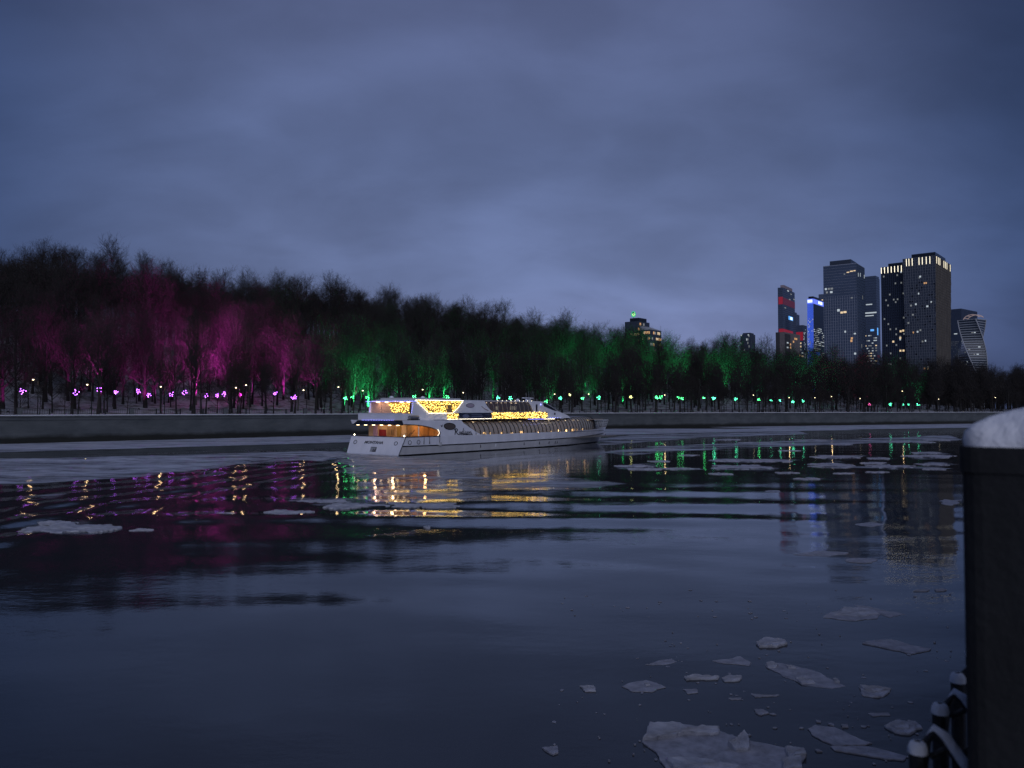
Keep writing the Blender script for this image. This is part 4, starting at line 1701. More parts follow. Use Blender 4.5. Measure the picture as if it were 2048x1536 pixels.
def gl_arc(s, sg, n=7, off=0.0):
    y0, zt = gl_hw(s), gl_top(s)
    y1 = y0 * .70
    zb = 1.94 + (zdk(s) - 2.0)
    out = []
    for i in range(n):
        a = i / (n - 1)
        y = y1 + (y0 - y1) * math.cos(a * math.pi / 2) ** 0.8 + off
        z = zb + (zt - zb) * (math.sin(a * math.pi / 2) * .55 + a * .45)
        out.append((s, -sg * y, z))
    return out


def glass_mat(name, tint, body, fac):
    m = bpy.data.materials.new(name)
    m.use_nodes = True
    nt = m.node_tree
    b = nt.nodes['Principled BSDF']
    b.inputs['Base Color'].default_value = (*body, 1)
    b.inputs['Roughness'].default_value = .08
    tr_ = nt.nodes.new('ShaderNodeBsdfTransparent')
    tr_.inputs[0].default_value = (*tint, 1)
    mx = nt.nodes.new('ShaderNodeMixShader')
    mx.inputs[0].default_value = fac
    nt.links.new(tr_.outputs[0], mx.inputs[1])
    nt.links.new(b.outputs[0], mx.inputs[2])
    nt.links.new(mx.outputs[0], nt.nodes['Material Output'].inputs[0])
    return m


M_pane = glass_mat('saloon_glass', (.70, .60, .46), (.60, .55, .49), .62)  # pale beige body stands in for sky reflected in the panes
M_pane2 = glass_mat('upper_glass', (.6, .5, .45), (.20, .17, .17), .45)
M_rib = mat('rib_bronze', (.025, .022, .022), .4)
glz = MB().box(14.2, 42, -4.30, -4.24, 1.90, 1.96).build('saloon_glazing', M_black, boat)
rs = [10.2 + i * .86 for i in range(42)]
for sg in (1, -1):
    for a, b in zip(rs, rs[1:]):
        A, B = gl_arc(a, sg), gl_arc(b, sg)
        n = len(A)
        mb = MB()
        mb.v = A + B
        mb.f = [(i, i + 1, n + i + 1, n + i) for i in range(n - 1)]
        mb.build('pane', M_pane, glz)
    for a in rs:
        MB().tube(gl_arc(a, sg, 7, .03), .06, 4).build('rib', M_rib, glz)
# forward roof of the saloon
fr_ = MB()
for a in [30 + i * .8 for i in range(21)]:
    A = gl_arc(a, 1)[-1]
    fr_.v += [(a, A[1] - .03, A[2] + .03), (a, 0, A[2] + .12), (a, -A[1] + .03, A[2] + .03)]
for i in range(20):
    for k_ in (0, 1):
        fr_.f.append((3 * i + k_, 3 * i + 3 + k_, 3 * i + 4 + k_, 3 * i + 1 + k_))
fr_.build('saloon_roof', mat('bronze_roof', (.22, .20, .20), .4), boat)
MB().box(7.1, 44, -2.9, 2.9, 3.56, 3.62).build('saloon_ceiling', mat('saloon_ceiling', (.5, .4, .3), .6), boat)
ir = random.Random(9)
for i_ in range(15):
    s_ = 11.5 + i_ * 2.05
    lx = s_ + ir.uniform(-.4, .4)
    lx += ir.uniform(-.6, .6)
    tb = MB().box(-.45, .45, -.4, .4, .72, .77).tube([(0, 0, 0), (0, 0, .72)], .05, 5).build('saloon_table', M_white, boat, loc=(lx, -gl_hw(s_) + 1.15, 1.1))
    sz_ = ir.choice((.05, .07, .11, .14))
    MB().box(-sz_, sz_, -sz_, sz_, .78, .85 + ir.uniform(.02, .3)).build('table_lamp', M_warmdim if ir.random() < .6 else M_warm, tb)
    MB().box(-.13, .13, -.06, .06, -.05, 0).build('ceiling_spot', M_whitebulb, boat, loc=(lx + .7, -2.3 + ir.uniform(-.2, .2), 3.52))
for i_ in range(30):
    s_ = 11.2 + i_ * 1.05
    ch = MB().box(-.22, .22, -.22, .22, .40, .47).box(-.22, -.16, -.22, .22, .47, .95)
    for qx in (-.2, .16):
        for qy in (-.2, .16):
            ch.box(qx, qx + .04, qy, qy + .04, 0, .4)
    ch.build('saloon_chair', M_wood, boat, loc=(s_, -gl_hw(s_) + 1.15 + (.75 if i_ % 2 else -.45) * .9, 1.1))
MB().box(8, 42, -.04, .04, 1.1, 3.55).build('saloon_partition', mat('saloon_partition', (.34, .25, .17), .6, noise=.3, nscale=.5), boat)
for i_ in range(7):
    ld = bpy.data.lights.new('saloon_glow', 'POINT')
    ld.energy = 7
    ld.color = (1, .66, .34)
    ld.shadow_soft_size = .2
    lo = bpy.data.objects.new('saloon_glow', ld)
    COL.objects.link(lo)
    lo.parent = boat
    lo.location = (13 + i_ * 4.6, -1.8, 3.2)

# --- upper deck house
UP_LOW = [(1.05, 3.87), (34.2, 3.87), (33.4, 4.25), (31.2, 4.80), (25, 4.76), (2.6, 4.70), (2.6, 4.58), (1.05, 4.58)]
UP_AFT = [(2.62, 4.705), (16.9, 4.735), (16.2, 5.1), (15.6, 5.6), (15.2, 6.12), (3.1, 6.12), (2.75, 5.7)]
UP_FWD = [(25.3, 4.765), (31.2, 4.805), (29.5, 5.5), (27.9, 6.05), (27.2, 6.16), (24.2, 6.12), (24.9, 5.5)]
for sg in (1, -1):
    for nm, pl2 in (('upper_side_panel', UP_LOW), ('swept_side_panel', UP_AFT), ('wheelhouse_side', UP_FWD)):
        inset = .0 if pl2 is not UP_FWD else .02
        MB().prism(pl2, -sg * (3.60 - inset), -sg * (3.50 - inset), lambda u, v, a: (u, a, v)).build(nm, M_white, boat)
MB().box(1.05, 1.15, -3.5, 3.5, 3.87, 4.60).build('terrace_bulwark', M_white, boat)
MB().box(1.0, 1.22, -3.62, 3.62, 4.601, 4.66).build('bulwark_rail', M_white, boat)
uw = MB().box(3.0, 3.1, -3.48, 3.48, 3.87, 5.92).build('terrace_wall', mat('peach_panel', (.62, .42, .34), .6), boat)
MB().box(2.985, 3.0, 1.72, 1.76, 3.9, 5.9).build('panel_joint', M_ink, uw)
MB().box(2.2, 3.3, -3.64, 3.64, 5.93, 6.06).build('terrace_roof', M_white, boat)
MB().box(3.3, 27.6, -3.0, 3.0, 6.10, 6.20).build('house_roof', M_white, boat)
for sg in (1, -1):
    MB().box(3.3, 15.2, -sg * 3.3 - .32, -sg * 3.3 + .32, 6.125, 6.17).build('roof_edge', M_white, boat)
MB().box(3.6, 13, -1.6, 2.6, 6.201, 6.42).build('roof_unit', M_white2, boat)
for (x_, y_) in ((4.4, 1.6), (8.2, .2)):
    MB().ball((x_, y_, 6.45), .28, 8, 6, .8).build('roof_dome', M_white, boat, smooth=True)
MB().box(5.0, 5.2, .9, 1.1, 6.42, 6.8).build('roof_vent', M_black, boat)
MB().tube([(4.6, 1.4, 6.4), (4.6, 1.4, 7.3)], .03, 4).build('antenna', M_grey, boat)
# balcony lamps and pillar dots
for i_ in range(26):
    obj('blue_bulb', bdot, boat, (2.17, 3.5 - i_ * .277, 5.99))
for i_ in range(5):
    obj('blue_bulb', bdot, boat, (2.3 + i_ * .2, -3.68, 5.99))
for i_ in range(6):
    obj('blue_bulb', bdot, boat, (2.6, 3.25 + .02 * i_, 5.8 - i_ * .2))
    obj('blue_bulb', bdot, boat, (2.66 + .06 * math.sin(i_), -3.63, 5.72 - i_ * .2))
for y_ in (2.0, .6, -1.9, -3.0):
    MB().box(-.05, .05, -.2, .2, -.05, 0).build('terrace_spot', M_warm, boat, loc=(2.7, y_, 5.925))


def in_poly(x, y, poly):
    c = False
    j = len(poly) - 1
    for i in range(len(poly)):
        if (poly[i][1] > y) != (poly[j][1] > y) and x < (poly[j][0] - poly[i][0]) * (y - poly[i][1]) / (poly[j][1] - poly[i][1]) + poly[i][0]:
            c = not c
        j = i
    return c


M_net = mat('gold_curtain', (.42, .30, .10), .6, noise=.5, nscale=3)


def fairy(poly, f, name, den=.20, edge=False, skip=None):
    fr = random.Random(len(poly) * 7 + int(poly[0][0] * 10))
    base = MB().prism(poly, .0, .02, f).build(name, M_net, boat)
    bl = MB()
    us, vs2 = [p[0] for p in poly], [p[1] for p in poly]
    u = min(us)
    while u < max(us):
        v = min(vs2)
        while v < max(vs2):
            a, b = u + fr.uniform(-.09, .09), v + fr.uniform(-.09, .09)
            if in_poly(a, b, poly) and fr.random() < .9 and not (skip and skip(a, b)):
                bl.octa(f(a, b, .06), .040 if fr.random() < .6 else .058)
            v += den
        u += den
    tag(bl.build('fairy_bulbs', M_gold, base), kind='stuff')
    if edge:
        e_ = MB()
        for (a, b) in zip(edge, edge[1:]):
            n_ = int(math.dist(a, b) / .13)
            for k_ in range(n_):
                e_.octa(f(a[0] + (b[0] - a[0]) * k_ / n_, a[1] + (b[1] - a[1]) * k_ / n_, .06), .034)
        tag(e_.build('edge_bulbs', M_whitebulb, base), kind='stuff')
    return base


side_f = lambda u, v, a: (u, -3.603 - a, v)
SW = [(3.15, 6.12), (11.2, 6.10), (10.4, 5.35), (9.35, 4.64), (5.3, 4.64), (4.2, 5.4)]
fairy(SW, side_f, 'fairy_light_panel', edge=SW + SW[:1], skip=lambda u, v: 8.35 < u < 9.2 and 4.72 < v < 5.6)
MB().prism([(8.35, 4.72), (9.25, 4.72), (8.95, 5.3), (8.7, 5.6), (8.45, 5.5)], -3.63, -3.66, lambda u, v, a: (u, a, v)).build('window_niche', M_wood, boat)
fairy([(8.4, 3.89), (10.45, 3.89), (10.45, 4.63), (8.4, 4.63)], side_f, 'fairy_light_panel', edge=[(8.4, 3.9), (10.4, 3.9)])
fairy([(16.6, 3.89), (28.5, 3.89), (28.5, 4.72), (16.6, 4.70)], side_f, 'fairy_light_panel', den=.19, edge=None)
fairy([(.55, 5.86), (-2.95, 5.86), (-2.95, 4.68), (-.1, 4.68)], lambda u, v, a: (2.99 - a, u, v), 'fairy_light_curtain', den=.20)
MB().box(2.9, 3.0, -3.45, -2.98, 4.62, 5.9).build('dark_doorway', M_black, uw)
# banner
ban = MB().box(10.5, 16.55, -3.63, -3.602, 3.90, 4.66).build('banner', mat('navy_banner', (.012, .018, .05), .5), boat)
M_pale = mat('banner_print', (.12, .14, .24), .6)
lg_ = MB().prism([(11.7 + .62 * math.cos(i * .524), 4.28 + .24 * math.sin(i * .524)) for i in range(12)], -3.632, -3.638, lambda u, v, a: (u, a, v))
lg_.build('banner_emblem', M_pale, ban)
for r_, zz in enumerate((4.40, 4.14)):
    x_ = 12.75
    pr = MB()
    br = random.Random(r_)
    while x_ < 14.7:
        w_ = br.uniform(.10, .17)
        pr.box(x_, x_ + w_, -3.638, -3.632, zz, zz + .14)
        x_ += w_ + .06
    pr.build('banner_print', M_pale, ban)
MB().box(15.3, 16.1, -3.638, -3.632, 4.42, 4.48).build('banner_print', M_pale, ban)
for i_ in range(34):
    obj('white_bulb', wdot, boat, (10.5 + i_ * .18, -3.72, 3.915))
# oval window on the swept panel
ov2 = [(12.5 + .75 * math.cos(i * .2618), 5.55 + .26 * math.sin(i * .2618)) for i in range(24)]
MB().prism(ov2, -3.603, -3.62, lambda u, v, a: (u, a, v)).build('oval_window', mat('pale_glass', (.42, .36, .44), .12), boat)
MB().tube([(u, -3.625, v) for u, v in ov2 + ov2[:1]], .022, 4).build('oval_rim', M_ink, boat)
MB().tube([(14.6, -3.62, 5.45), (15.3, -3.62, 5.1), (15.9, -3.62, 4.95)], .035, 4).build('bronze_stroke', mat('bronze_paint', (.14, .06, .04), .4), boat)


def up_arc(s, sg, n=6, off=0.0):
    out = []
    for i in range(n):
        a = i / (n - 1)
        out.append((s, -sg * (2.95 + .58 * math.cos(a * math.pi / 2) ** .8 + off), 4.74 + 1.37 * (math.sin(a * math.pi / 2) * .5 + a * .5)))
    return out


ugl = MB().box(15.3, 25.3, -3.5, -3.44, 4.70, 4.735).build('upper_glazing', M_black, boat)
us_ = [15.3 + i * .905 for i in range(12)]
for sg in (1, -1):
    for a, b in zip(us_, us_[1:]):
        A, B = up_arc(a, sg), up_arc(b, sg)
        n = len(A)
        mb = MB()
        mb.v = A + B
        mb.f = [(i, i + 1, n + i + 1, n + i) for i in range(n - 1)]
        mb.build('pane', M_pane2, ugl)
    for a in us_:
        MB().tube(up_arc(a, sg, 6, .03), .06, 4).build('rib', mat('pale_rib', (.22, .20, .19), .4), ugl)
MB().box(15.2, 25.4, -.05, .05, 3.87, 6.08).build('upper_partition', mat('maroon_partition', (.16, .05, .05), .6), boat)
MB().box(15.2, 25.4, -3.3, 3.3, 3.87, 3.9).build('upper_floor', M_deck, boat)
for i_, s_ in enumerate((16.4, 17.3, 18.2, 19.3, 20.2, 21.1, 22.3, 23.3)):
    MB().box(-.1, .1, -.06, .06, -.05, 0).build('ceiling_spot', M_whitebulb, boat, loc=(s_, -2.2, 5.95))
for s_ in (20.6, 23.6, 24.4):
    MB().box(-.28, .28, -.03, .03, -.25, .25).build('bright_pane', mat('screen_white', (.6, .65, .6), .3, emit=(.8, .9, .8), es=.35), boat, loc=(s_, -1.2, 5.25))
for s_ in (17.5, 22.0):
    ld = bpy.data.lights.new('upper_glow', 'POINT')
    ld.energy = 5
    ld.color = (1, .5, .35)
    lo = bpy.data.objects.new('upper_glow', ld)
    COL.objects.link(lo)
    lo.parent = boat
    lo.location = (s_, -1.8, 5.7)
# wheelhouse front
M_dark = mat('dark_windscreen', (.012, .014, .02), .08)
MB().prism([(27.45, 5.93), (28.05, 5.93), (29.5, 5.44), (31.0, 4.83), (30.2, 4.90), (28.6, 5.28), (27.75, 5.5)], -3.583, -3.60, lambda u, v, a: (u, a, v)).build('side_windscreen', M_dark, boat)
wf = MB()
prof = [(27.2, 6.19), (27.9, 6.08), (29.5, 5.5), (31.2, 4.82), (33.4, 4.27), (34.2, 3.87)]
ys_ = [-3.57, -2.4, 0, 2.4, 3.57]
for (s_, z_) in prof:
    for y_ in ys_:
        bul = 2.6 * (1 - (abs(y_) / 3.57) ** 2) * min(1, (s_ - 27.2) / 2)
        wf.v.append((s_ + bul, y_, z_ + .02))
for i in range(len(prof) - 1):
    for k_ in range(4):
        wf.f.append((i * 5 + k_, i * 5 + k_ + 1, i * 5 + 6 + k_, i * 5 + 5 + k_))
wf.build('wheelhouse_hood', M_white, boat)
ws = MB()
for (s_, z_) in ((28.1, 6.03), (29.5, 5.53), (30.9, 4.97)):
    for y_ in (-3.3, -2.2, 0, 2.2, 3.3):
        bul = 2.6 * (1 - (abs(y_) / 3.57) ** 2) * min(1, (s_ - 27.2) / 2)
        ws.v.append((s_ + bul + .05, y_, z_ + .05))
for i in range(2):
    for k_ in range(4):
        ws.f.append((i * 5 + k_, i * 5 + k_ + 1, i * 5 + 6 + k_, i * 5 + 5 + k_))
ws.build('windscreen', M_dark, boat)
MB().box(25.9, 26.25, -3.605, -3.58, 4.85, 5.75).build('side_door', M_rib, boat)
MB().box(30.1, 30.4, -3.64, -3.60, 4.35, 4.6).build('navigation_light_box', M_black, boat)
MB().octa((27.0, -3.62, 5.75), .10).build('navigation_light', M_bluebulb, boat)
for i_ in range(8):
    obj('blue_bulb', bdot, boat, (29.2 + i_ * .6, -3.66 + .02 * i_, 3.93))
for i_ in range(44):
    obj('blue_bulb' if i_ < 22 else 'white_bulb', bdot if i_ < 26 else wdot, boat, (23.6 + i_ * .14, -4.03, 3.78))
for i_ in range(9):
    obj('white_bulb', wdot, boat, (18.5 + i_ * .9, -3.03, 6.22))
# radar
rd = MB().tube([(29.0, 0, 6.15), (29.0, 0, 6.5)], [.5, .3], 8).build('radar_pedestal', M_white2, boat)
MB().box(27.6, 29.9, -.12, .12, 6.62, 6.74).build('radar_bar', M_white, rd)
MB().tube([(29.0, 0, 6.5), (29.0, 0, 6.66)], .1, 6).build('radar_pivot', M_grey, rd)
MB().ball((27.8, 1.0, 6.35), .25, 8, 6).build('roof_dome', M_white, boat, smooth=True)
MB().ball((26.4, -1.6, 6.3), .2, 8, 6).build('roof_dome', M_white, boat, smooth=True)
MB().tube([(28.2, -.6, 6.2), (28.2, -.6, 7.6)], .025, 4).build('antenna', M_grey, boat)
# life raft on the upper deck corner
MB().tube([(2.0, -3.9, 4.18), (3.3, -3.9, 4.18)], .22, 10).build('life_raft', M_grey, boat)
MB().box(1.9, 3.4, -4.15, -3.65, 3.87, 3.97).build('raft_cradle', M_ink, boat)
# bow deck and railing
fd = MB()
for s_ in (42, 44, 46, 47.5, 48.8, 49.4):
    fd.v += [(s_, -hbd(s_) + .02, zdk(s_) - .03), (s_, hbd(s_) - .02, zdk(s_) - .03)]
for i in range(5):
    fd.f.append((2 * i, 2 * i + 2, 2 * i + 3, 2 * i + 1))
fd.build('fore_deck', M_deck, boat)


def bow_line(h, out=0.0):
    r_, l_ = [], []
    for s_ in (43.5, 44.6, 45.7, 46.8, 47.8, 48.8):
        y = max(0.12, hbd(s_) - .05)
        r_.append((s_ + h * .45, -y, zdk(s_) + h))
        l_.append((s_ + h * .45, y, zdk(s_) + h))
    return r_ + [(49.5 + h * .62, 0, zdk(49.5) + h)] + l_[::-1]


for h_ in (.35, .7, 1.15):
    MB().tube(bow_line(h_), .03 if h_ < 1 else .045, 4).build('bow_rail', M_white2, boat)
lo_, hi_ = bow_line(0), bow_line(1.15)
for a, b in zip(lo_, hi_):
    MB().tube([a, b], .03, 4).build('rail_post', M_white2, boat)
MB().tube([(47.9, -.9, 1.2), (47.5, -1.0, .6)], .06, 5).build('anchor', M_ink, boat)
MB().box(45.8, 46.8, -.4, .4, 2.1, 2.6).build('windlass', M_grey, boat)

# ---------------------------------------------------------------- the distant towers
GZ = 3.0
M_gl_blue = mat('blue_grey_glass', (.075, .10, .155), .25, noise=.12, nscale=.03)
M_gl_dark = mat('black_glass', (.014, .017, .026), .15)
M_gl_mid = mat('dark_grey_glass', (.045, .056, .08), .3, noise=.15, nscale=.05)
M_fin = mat('pale_fin', (.26, .29, .36), .5)
M_fin_d = mat('dark_fin', (.035, .05, .09), .5)
M_stone = mat('brown_cladding', (.13, .11, .085), .7, noise=.2, nscale=.05)
M_beige = mat('beige_cladding', (.17, .15, .15), .8, noise=.2, nscale=.05)
M_tfar = mat('far_glass', (.085, .11, .17), .35)
M_w_warm = mat('warm_window', (.5, .4, .3), .5, emit=(1, .74, .42), es=.75)
M_w_cool = mat('cool_window', (.5, .5, .5), .5, emit=(.80, .92, .95), es=.42)
M_w_dim = mat('dim_window', (.3, .3, .3), .5, emit=(.75, .80, .72), es=.16)
M_w_amber = mat('amber_window', (.5, .35, .2), .5, emit=(1, .52, .20), es=.5)
M_crown = mat('crown_light', (.9, .8, .6), .5, emit=(1, .90, .66), es=1.7)
M_blue_led = mat('blue_led', (.05, .1, .4), .4, emit=(.01, .06, .42), es=.75)
M_blue_bright = mat('blue_led_bright', (.2, .3, .8), .4, emit=(.16, .22, 1.0), es=.8)
M_white_led = mat('white_led', (.8, .8, .9), .4, emit=(.75, .92, 1.0), es=1.5)
M_sky_led = mat('sky_led', (.3, .5, .8), .4, emit=(.10, .42, 1.0), es=.9)
M_red_led = mat('red_led', (.12, .03, .05), .4, emit=(1.0, .03, .07), es=.17)
M_red_dim = mat('red_led_dim', (.08, .05, .08), .4, emit=(1.0, .05, .10), es=.05)


class Tower:
    """box tower standing on the city ground; front face spans x in [-L1, 0], right face y in [0, L2]"""

    def __init__(s, name, label, pxl, pxc, pxr, ytop, D, a=38.0, mfront=None, mside=None, base=None, taper=1.0, cat='tower'):
        a = R(a)
        c = at(pxc, 820, D)
        k = lambda px: (px - 1024) / FPX / (cP - (768 - 820) / FPX * sP)
        e1, e2 = (-math.cos(a), math.sin(a)), (math.sin(a), math.cos(a))
        s.L1 = (k(pxl) * D - c.x) / (e1[0] - k(pxl) * e1[1])
        s.L2 = (k(pxr) * D - c.x) / (e2[0] - k(pxr) * e2[1])
        s.h = at(pxc, ytop, D).z - GZ
        s.D = D
        s.root = empty(name, (c.x, D, GZ), -a)
        tag(s.root, label, cat)
        L1, L2, h = s.L1, s.L2, s.h
        q = (1 - taper)
        b = MB()
        bx = [(-L1 + q * L1 * .5, q * L2 * .5), (-q * L1 * .5, q * L2 * .5), (-q * L1 * .5, L2 - q * L2 * .5), (-L1 + q * L1 * .5, L2 - q * L2 * .5)]
        tp_ = [(-L1, 0), (0, 0), (0, L2), (-L1, L2)]
        b.v = [(x, y, 0) for x, y in bx] + [(x, y, h) for x, y in tp_]
        s.q = q
        b.f = [(4, 5, 6, 7), (1, 2, 6, 5), (2, 3, 7, 6), (3, 0, 4, 7)]
        s.side = b.build('side_walls', mside or mfront, s.root)
        f = MB()
        f.v = [(x, y, 0) for x, y in bx[:2]] + [(x, y, h) for x, y in tp_[:2]]
        f.f = [(0, 1, 3, 2)]
        s.front = f.build('front_wall', mfront, s.root)
        s.frame = {}

    def pt(s, face, u, z, out):
        """u metres from the left end of the face as seen, z up, out metres proud"""
        f = 1 - s.q * (1 - z / s.h) if s.q else 1
        if face == 'f':
            x = -s.L1 / 2 + (u - s.L1 / 2) * f
            y = s.L2 / 2 * (1 - f) - out
            return (x, y, z)
        y = s.L2 / 2 + (u - s.L2 / 2) * f
        x = -s.L1 / 2 + s.L1 / 2 * f + out
        return (x, y, z)

    def slab(s, mb, face, u0, u1, z0, z1, out=.35, d=.5):
        vs_ = [s.pt(face, u, z, o) for u in (u0, u1) for o in (out, out - d) for z in (z0, z1)]
        mb.add(vs_, [(0, 1, 3, 2), (4, 6, 7, 5), (0, 4, 5, 1), (2, 3, 7, 6), (0, 2, 6, 4), (1, 5, 7, 3)])

    def grid(s, face, cols, rows, m, wv=.5, wh=.5, name='facade_grid', z0=0.0, z1=None, jag=0.0, out=.3):
        z1 = z1 or s.h
        W = s.L1 if face == 'f' else s.L2
        mb = MB()
        gr = random.Random(cols * 31 + rows)
        if wv:
            for i in range(cols + 1):
                if jag:
                    for r_ in range(rows):
                        j = gr.uniform(-jag, jag) * W / cols
                        s.slab(mb, face, max(0, W * i / cols - wv / 2 + j), min(W, W * i / cols + wv / 2 + j), z0 + (z1 - z0) * r_ / rows, z0 + (z1 - z0) * (r_ + 1) / rows, out)
                else:
                    s.slab(mb, face, max(0, W * i / cols - wv / 2), min(W, W * i / cols + wv / 2), z0, z1, out)
        if wh:
            for r_ in range(rows + 1):
                z = z0 + (z1 - z0) * r_ / rows
                s.slab(mb, face, 0, W, z - wh / 2, z + wh / 2, out - .06)
        tag(mb.build(name, m, s.root), kind='stuff')

    def win(s, face, u0, u1, z0, z1, m, name='window', out=.42):
        mb = MB()
        s.slab(mb, face, u0, u1, z0, z1, out, .3)
        return mb.build(name, m, s.root)

    def lit(s, face, cols, rows, p, seed, z0=0.0, z1=None, mats=None, zmin=.0, zmax=1.0, fw=.7, fh=.6):
        z1 = z1 or s.h
        W = s.L1 if face == 'f' else s.L2
        gr = random.Random(seed)
        mats = mats or [M_w_warm, M_w_cool, M_w_dim, M_w_dim]
        for r_ in range(rows):
            for c in range(cols):
                f = (r_ + .5) / rows
                if zmin <= f <= zmax and gr.random() < p:
                    cw, rh = W / cols, (z1 - z0) / rows
                    s.win(face, (c + .5 - fw / 2) * cw, (c + .5 + fw / 2) * cw, z0 + (r_ + .5 - fh / 2) * rh, z0 + (r_ + .5 + fh / 2) * rh, gr.choice(mats))

    def band(s, face, zt0, zt1, m, name, u0=0.0, u1=1.0, out=.5):
        W = s.L1 if face == 'f' else s.L2
        return s.win(face, W * u0, W * u1, s.h * zt0, s.h * zt1, m, name, out)

    def cap(s, x0, x1, y0, y1, h, m, name='penthouse'):
        return MB().box(-s.L1 + s.L1 * x0, -s.L1 + s.L1 * x1, s.L2 * y0, s.L2 * y1, s.h + .02, s.h + h).build(name, m, s.root)


def zf(T, y):
    """height above the tower's foot seen at picture row y"""
    return at(1024, y, T.D).z - GZ


# broad glass tower
T3 = Tower('glass_tower', 'broad blue grey glass tower with stepped roof and pale vertical fins', 1650, 1717, 1733, 527, 1500, 36, M_gl_blue, M_gl_dark)
T3.grid('f', 14, 52, M_fin, .0, .45, 'floor_lines')
T3.grid('f', 14, 20, M_fin, .7, 0, 'vertical_fins', 0, zf(T3, 590))
T3.grid('r', 8, 52, mat('side_line', (.07, .09, .12), .5), .3, .45, 'floor_lines')
T3.cap(.16, .80, .15, .85, 11, M_gl_mid)
T3.cap(.0, 1.0, .0, 1.0, 1.2, M_fin, 'roof_edge')
for (px, py, w, h, m_) in ((1655, 573, 4, 4, M_w_cool), (1661, 573, 4, 4, M_w_dim), (1667, 573, 5, 4, M_w_dim), (1657, 580, 4, 4, M_w_dim), (1666, 580, 5, 4, M_w_cool), (1680, 618, 5, 5, M_w_cool),
                         (1686.5, 623, 5, 4, M_w_warm), (1693, 622.5, 6, 4, M_w_warm), (1693, 662, 3, 4, M_w_cool), (1706, 676, 4, 4, M_w_amber), (1705, 681, 4, 5, M_w_amber), (1712, 667, 4, 3, M_w_cool),
                         (1712, 707, 4, 4, M_w_cool), (1707, 595, 4, 2, M_w_dim), (1700, 543, 5, 2, M_w_warm), (1707, 541.5, 6, 2, M_w_warm), (1713, 541, 4, 2, M_w_warm), (1693, 546, 3, 2, M_w_dim)):
    fr = (px - 1650) / 67.0
    T3.win('f', fr * T3.L1 - w * .45, fr * T3.L1 + w * .45, zf(T3, py) - h * .45, zf(T3, py) + h * .45, m_)
for (fr, py, m_) in ((.2, 548, M_w_cool), (.45, 546, M_w_cool), (.95, 545, M_w_cool), (.7, 590, M_w_dim), (.5, 690, M_w_dim)):
    T3.win('r', fr * T3.L2 - 1, fr * T3.L2 + 1, zf(T3, py) - 3, zf(T3, py) + 4, m_)

# dark tower with lit crown
T5 = Tower('dark_tower', 'black glass tower with a row of white crown lights and a paler taller neighbour', 1766, 1812.5, 1822, 530, 1450, 42, M_gl_dark, M_gl_dark)
T5.grid('f', 12, 54, M_fin_d, .8, .45)
for i in range(7):
    T5.win('f', T5.L1 * (.01 + i * .145), T5.L1 * (.01 + i * .145) + 1.0, T5.h - 11.5, T5.h - .3, M_crown, 'crown_light', .9)
T5.cap(.3, 1, .1, .9, 6, M_gl_dark)
T5.lit('f', 12, 54, .05, 21, mats=[M_w_cool, M_w_dim, M_w_dim, M_w_dim])
for (px, py) in ((1804, 662), (1809, 661), (1803, 728), (1808, 728), (1803, 675), (1789, 682), (1803, 701), (1809, 701)):
    fr = (px - 1766) / 46.5
    T5.win('f', fr * T5.L1 - 1.6, fr * T5.L1 + 1.6, zf(T5, py) - 1.7, zf(T5, py) + 1.7, M_w_warm)

# tallest tower, flaring upward
T6 = Tower('flared_tower', 'tallest tower, grey with irregular window grid, brown side and lit crown', 1810, 1876, 1907, 511, 1400, 40, M_gl_mid, M_stone, taper=.88)
T6.grid('f', 13, 58, mat('grey_grid', (.14, .155, .185), .6), .75, .55, jag=.16)
T6.grid('r', 9, 58, mat('brown_grid', (.085, .075, .06), .7), 1.1, .6, jag=.2)
for u in (.11, .19, .29, .50, .60, .72, .83):
    T6.win('f', T6.L1 * u, T6.L1 * u + .8, T6.h - 13.5, T6.h - .5, M_crown, 'crown_light', .9)
for u in (.05, .17, .25, .5, .6, .7, .92):
    T6.win('r', T6.L2 * u, T6.L2 * u + 1.2, T6.h - 13, T6.h - .5, M_crown, 'crown_light', .9)
T6.cap(.25, .97, .05, .7, 7.5, M_gl_dark)
for (px, py, w, m_) in ((1846, 550, 4, M_w_cool), (1854, 564, 3, M_w_amber), (1857.5, 564, 3, M_w_amber), (1842, 584, 3, M_w_cool), (1836, 605, 4, M_w_cool), (1826, 607, 4, M_w_dim), (1859, 611, 5, M_w_cool), (1867, 603, 3, M_w_cool),
                      (1838, 661, 4, M_w_cool), (1829, 662, 3, M_w_amber), (1848, 681, 4, M_w_dim), (1854, 680, 3, M_w_cool), (1851, 736, 5, M_w_amber), (1858, 736, 5, M_w_warm), (1844, 552, 2, M_w_dim)):
    fr = (px - 1812) / 64.0
    T6.win('f', max(1, fr * T6.L1 - w * .35), fr * T6.L1 + w * .35, zf(T6, py) - 1.5, zf(T6, py) + 1.5, m_)
T6.lit('f', 13, 58, .03, 8, mats=[M_w_dim], zmax=.7)
T6.lit('f', 13, 58, .10, 5, mats=[mat('dark_pane', (.012, .014, .02), .2)], zmax=.85)

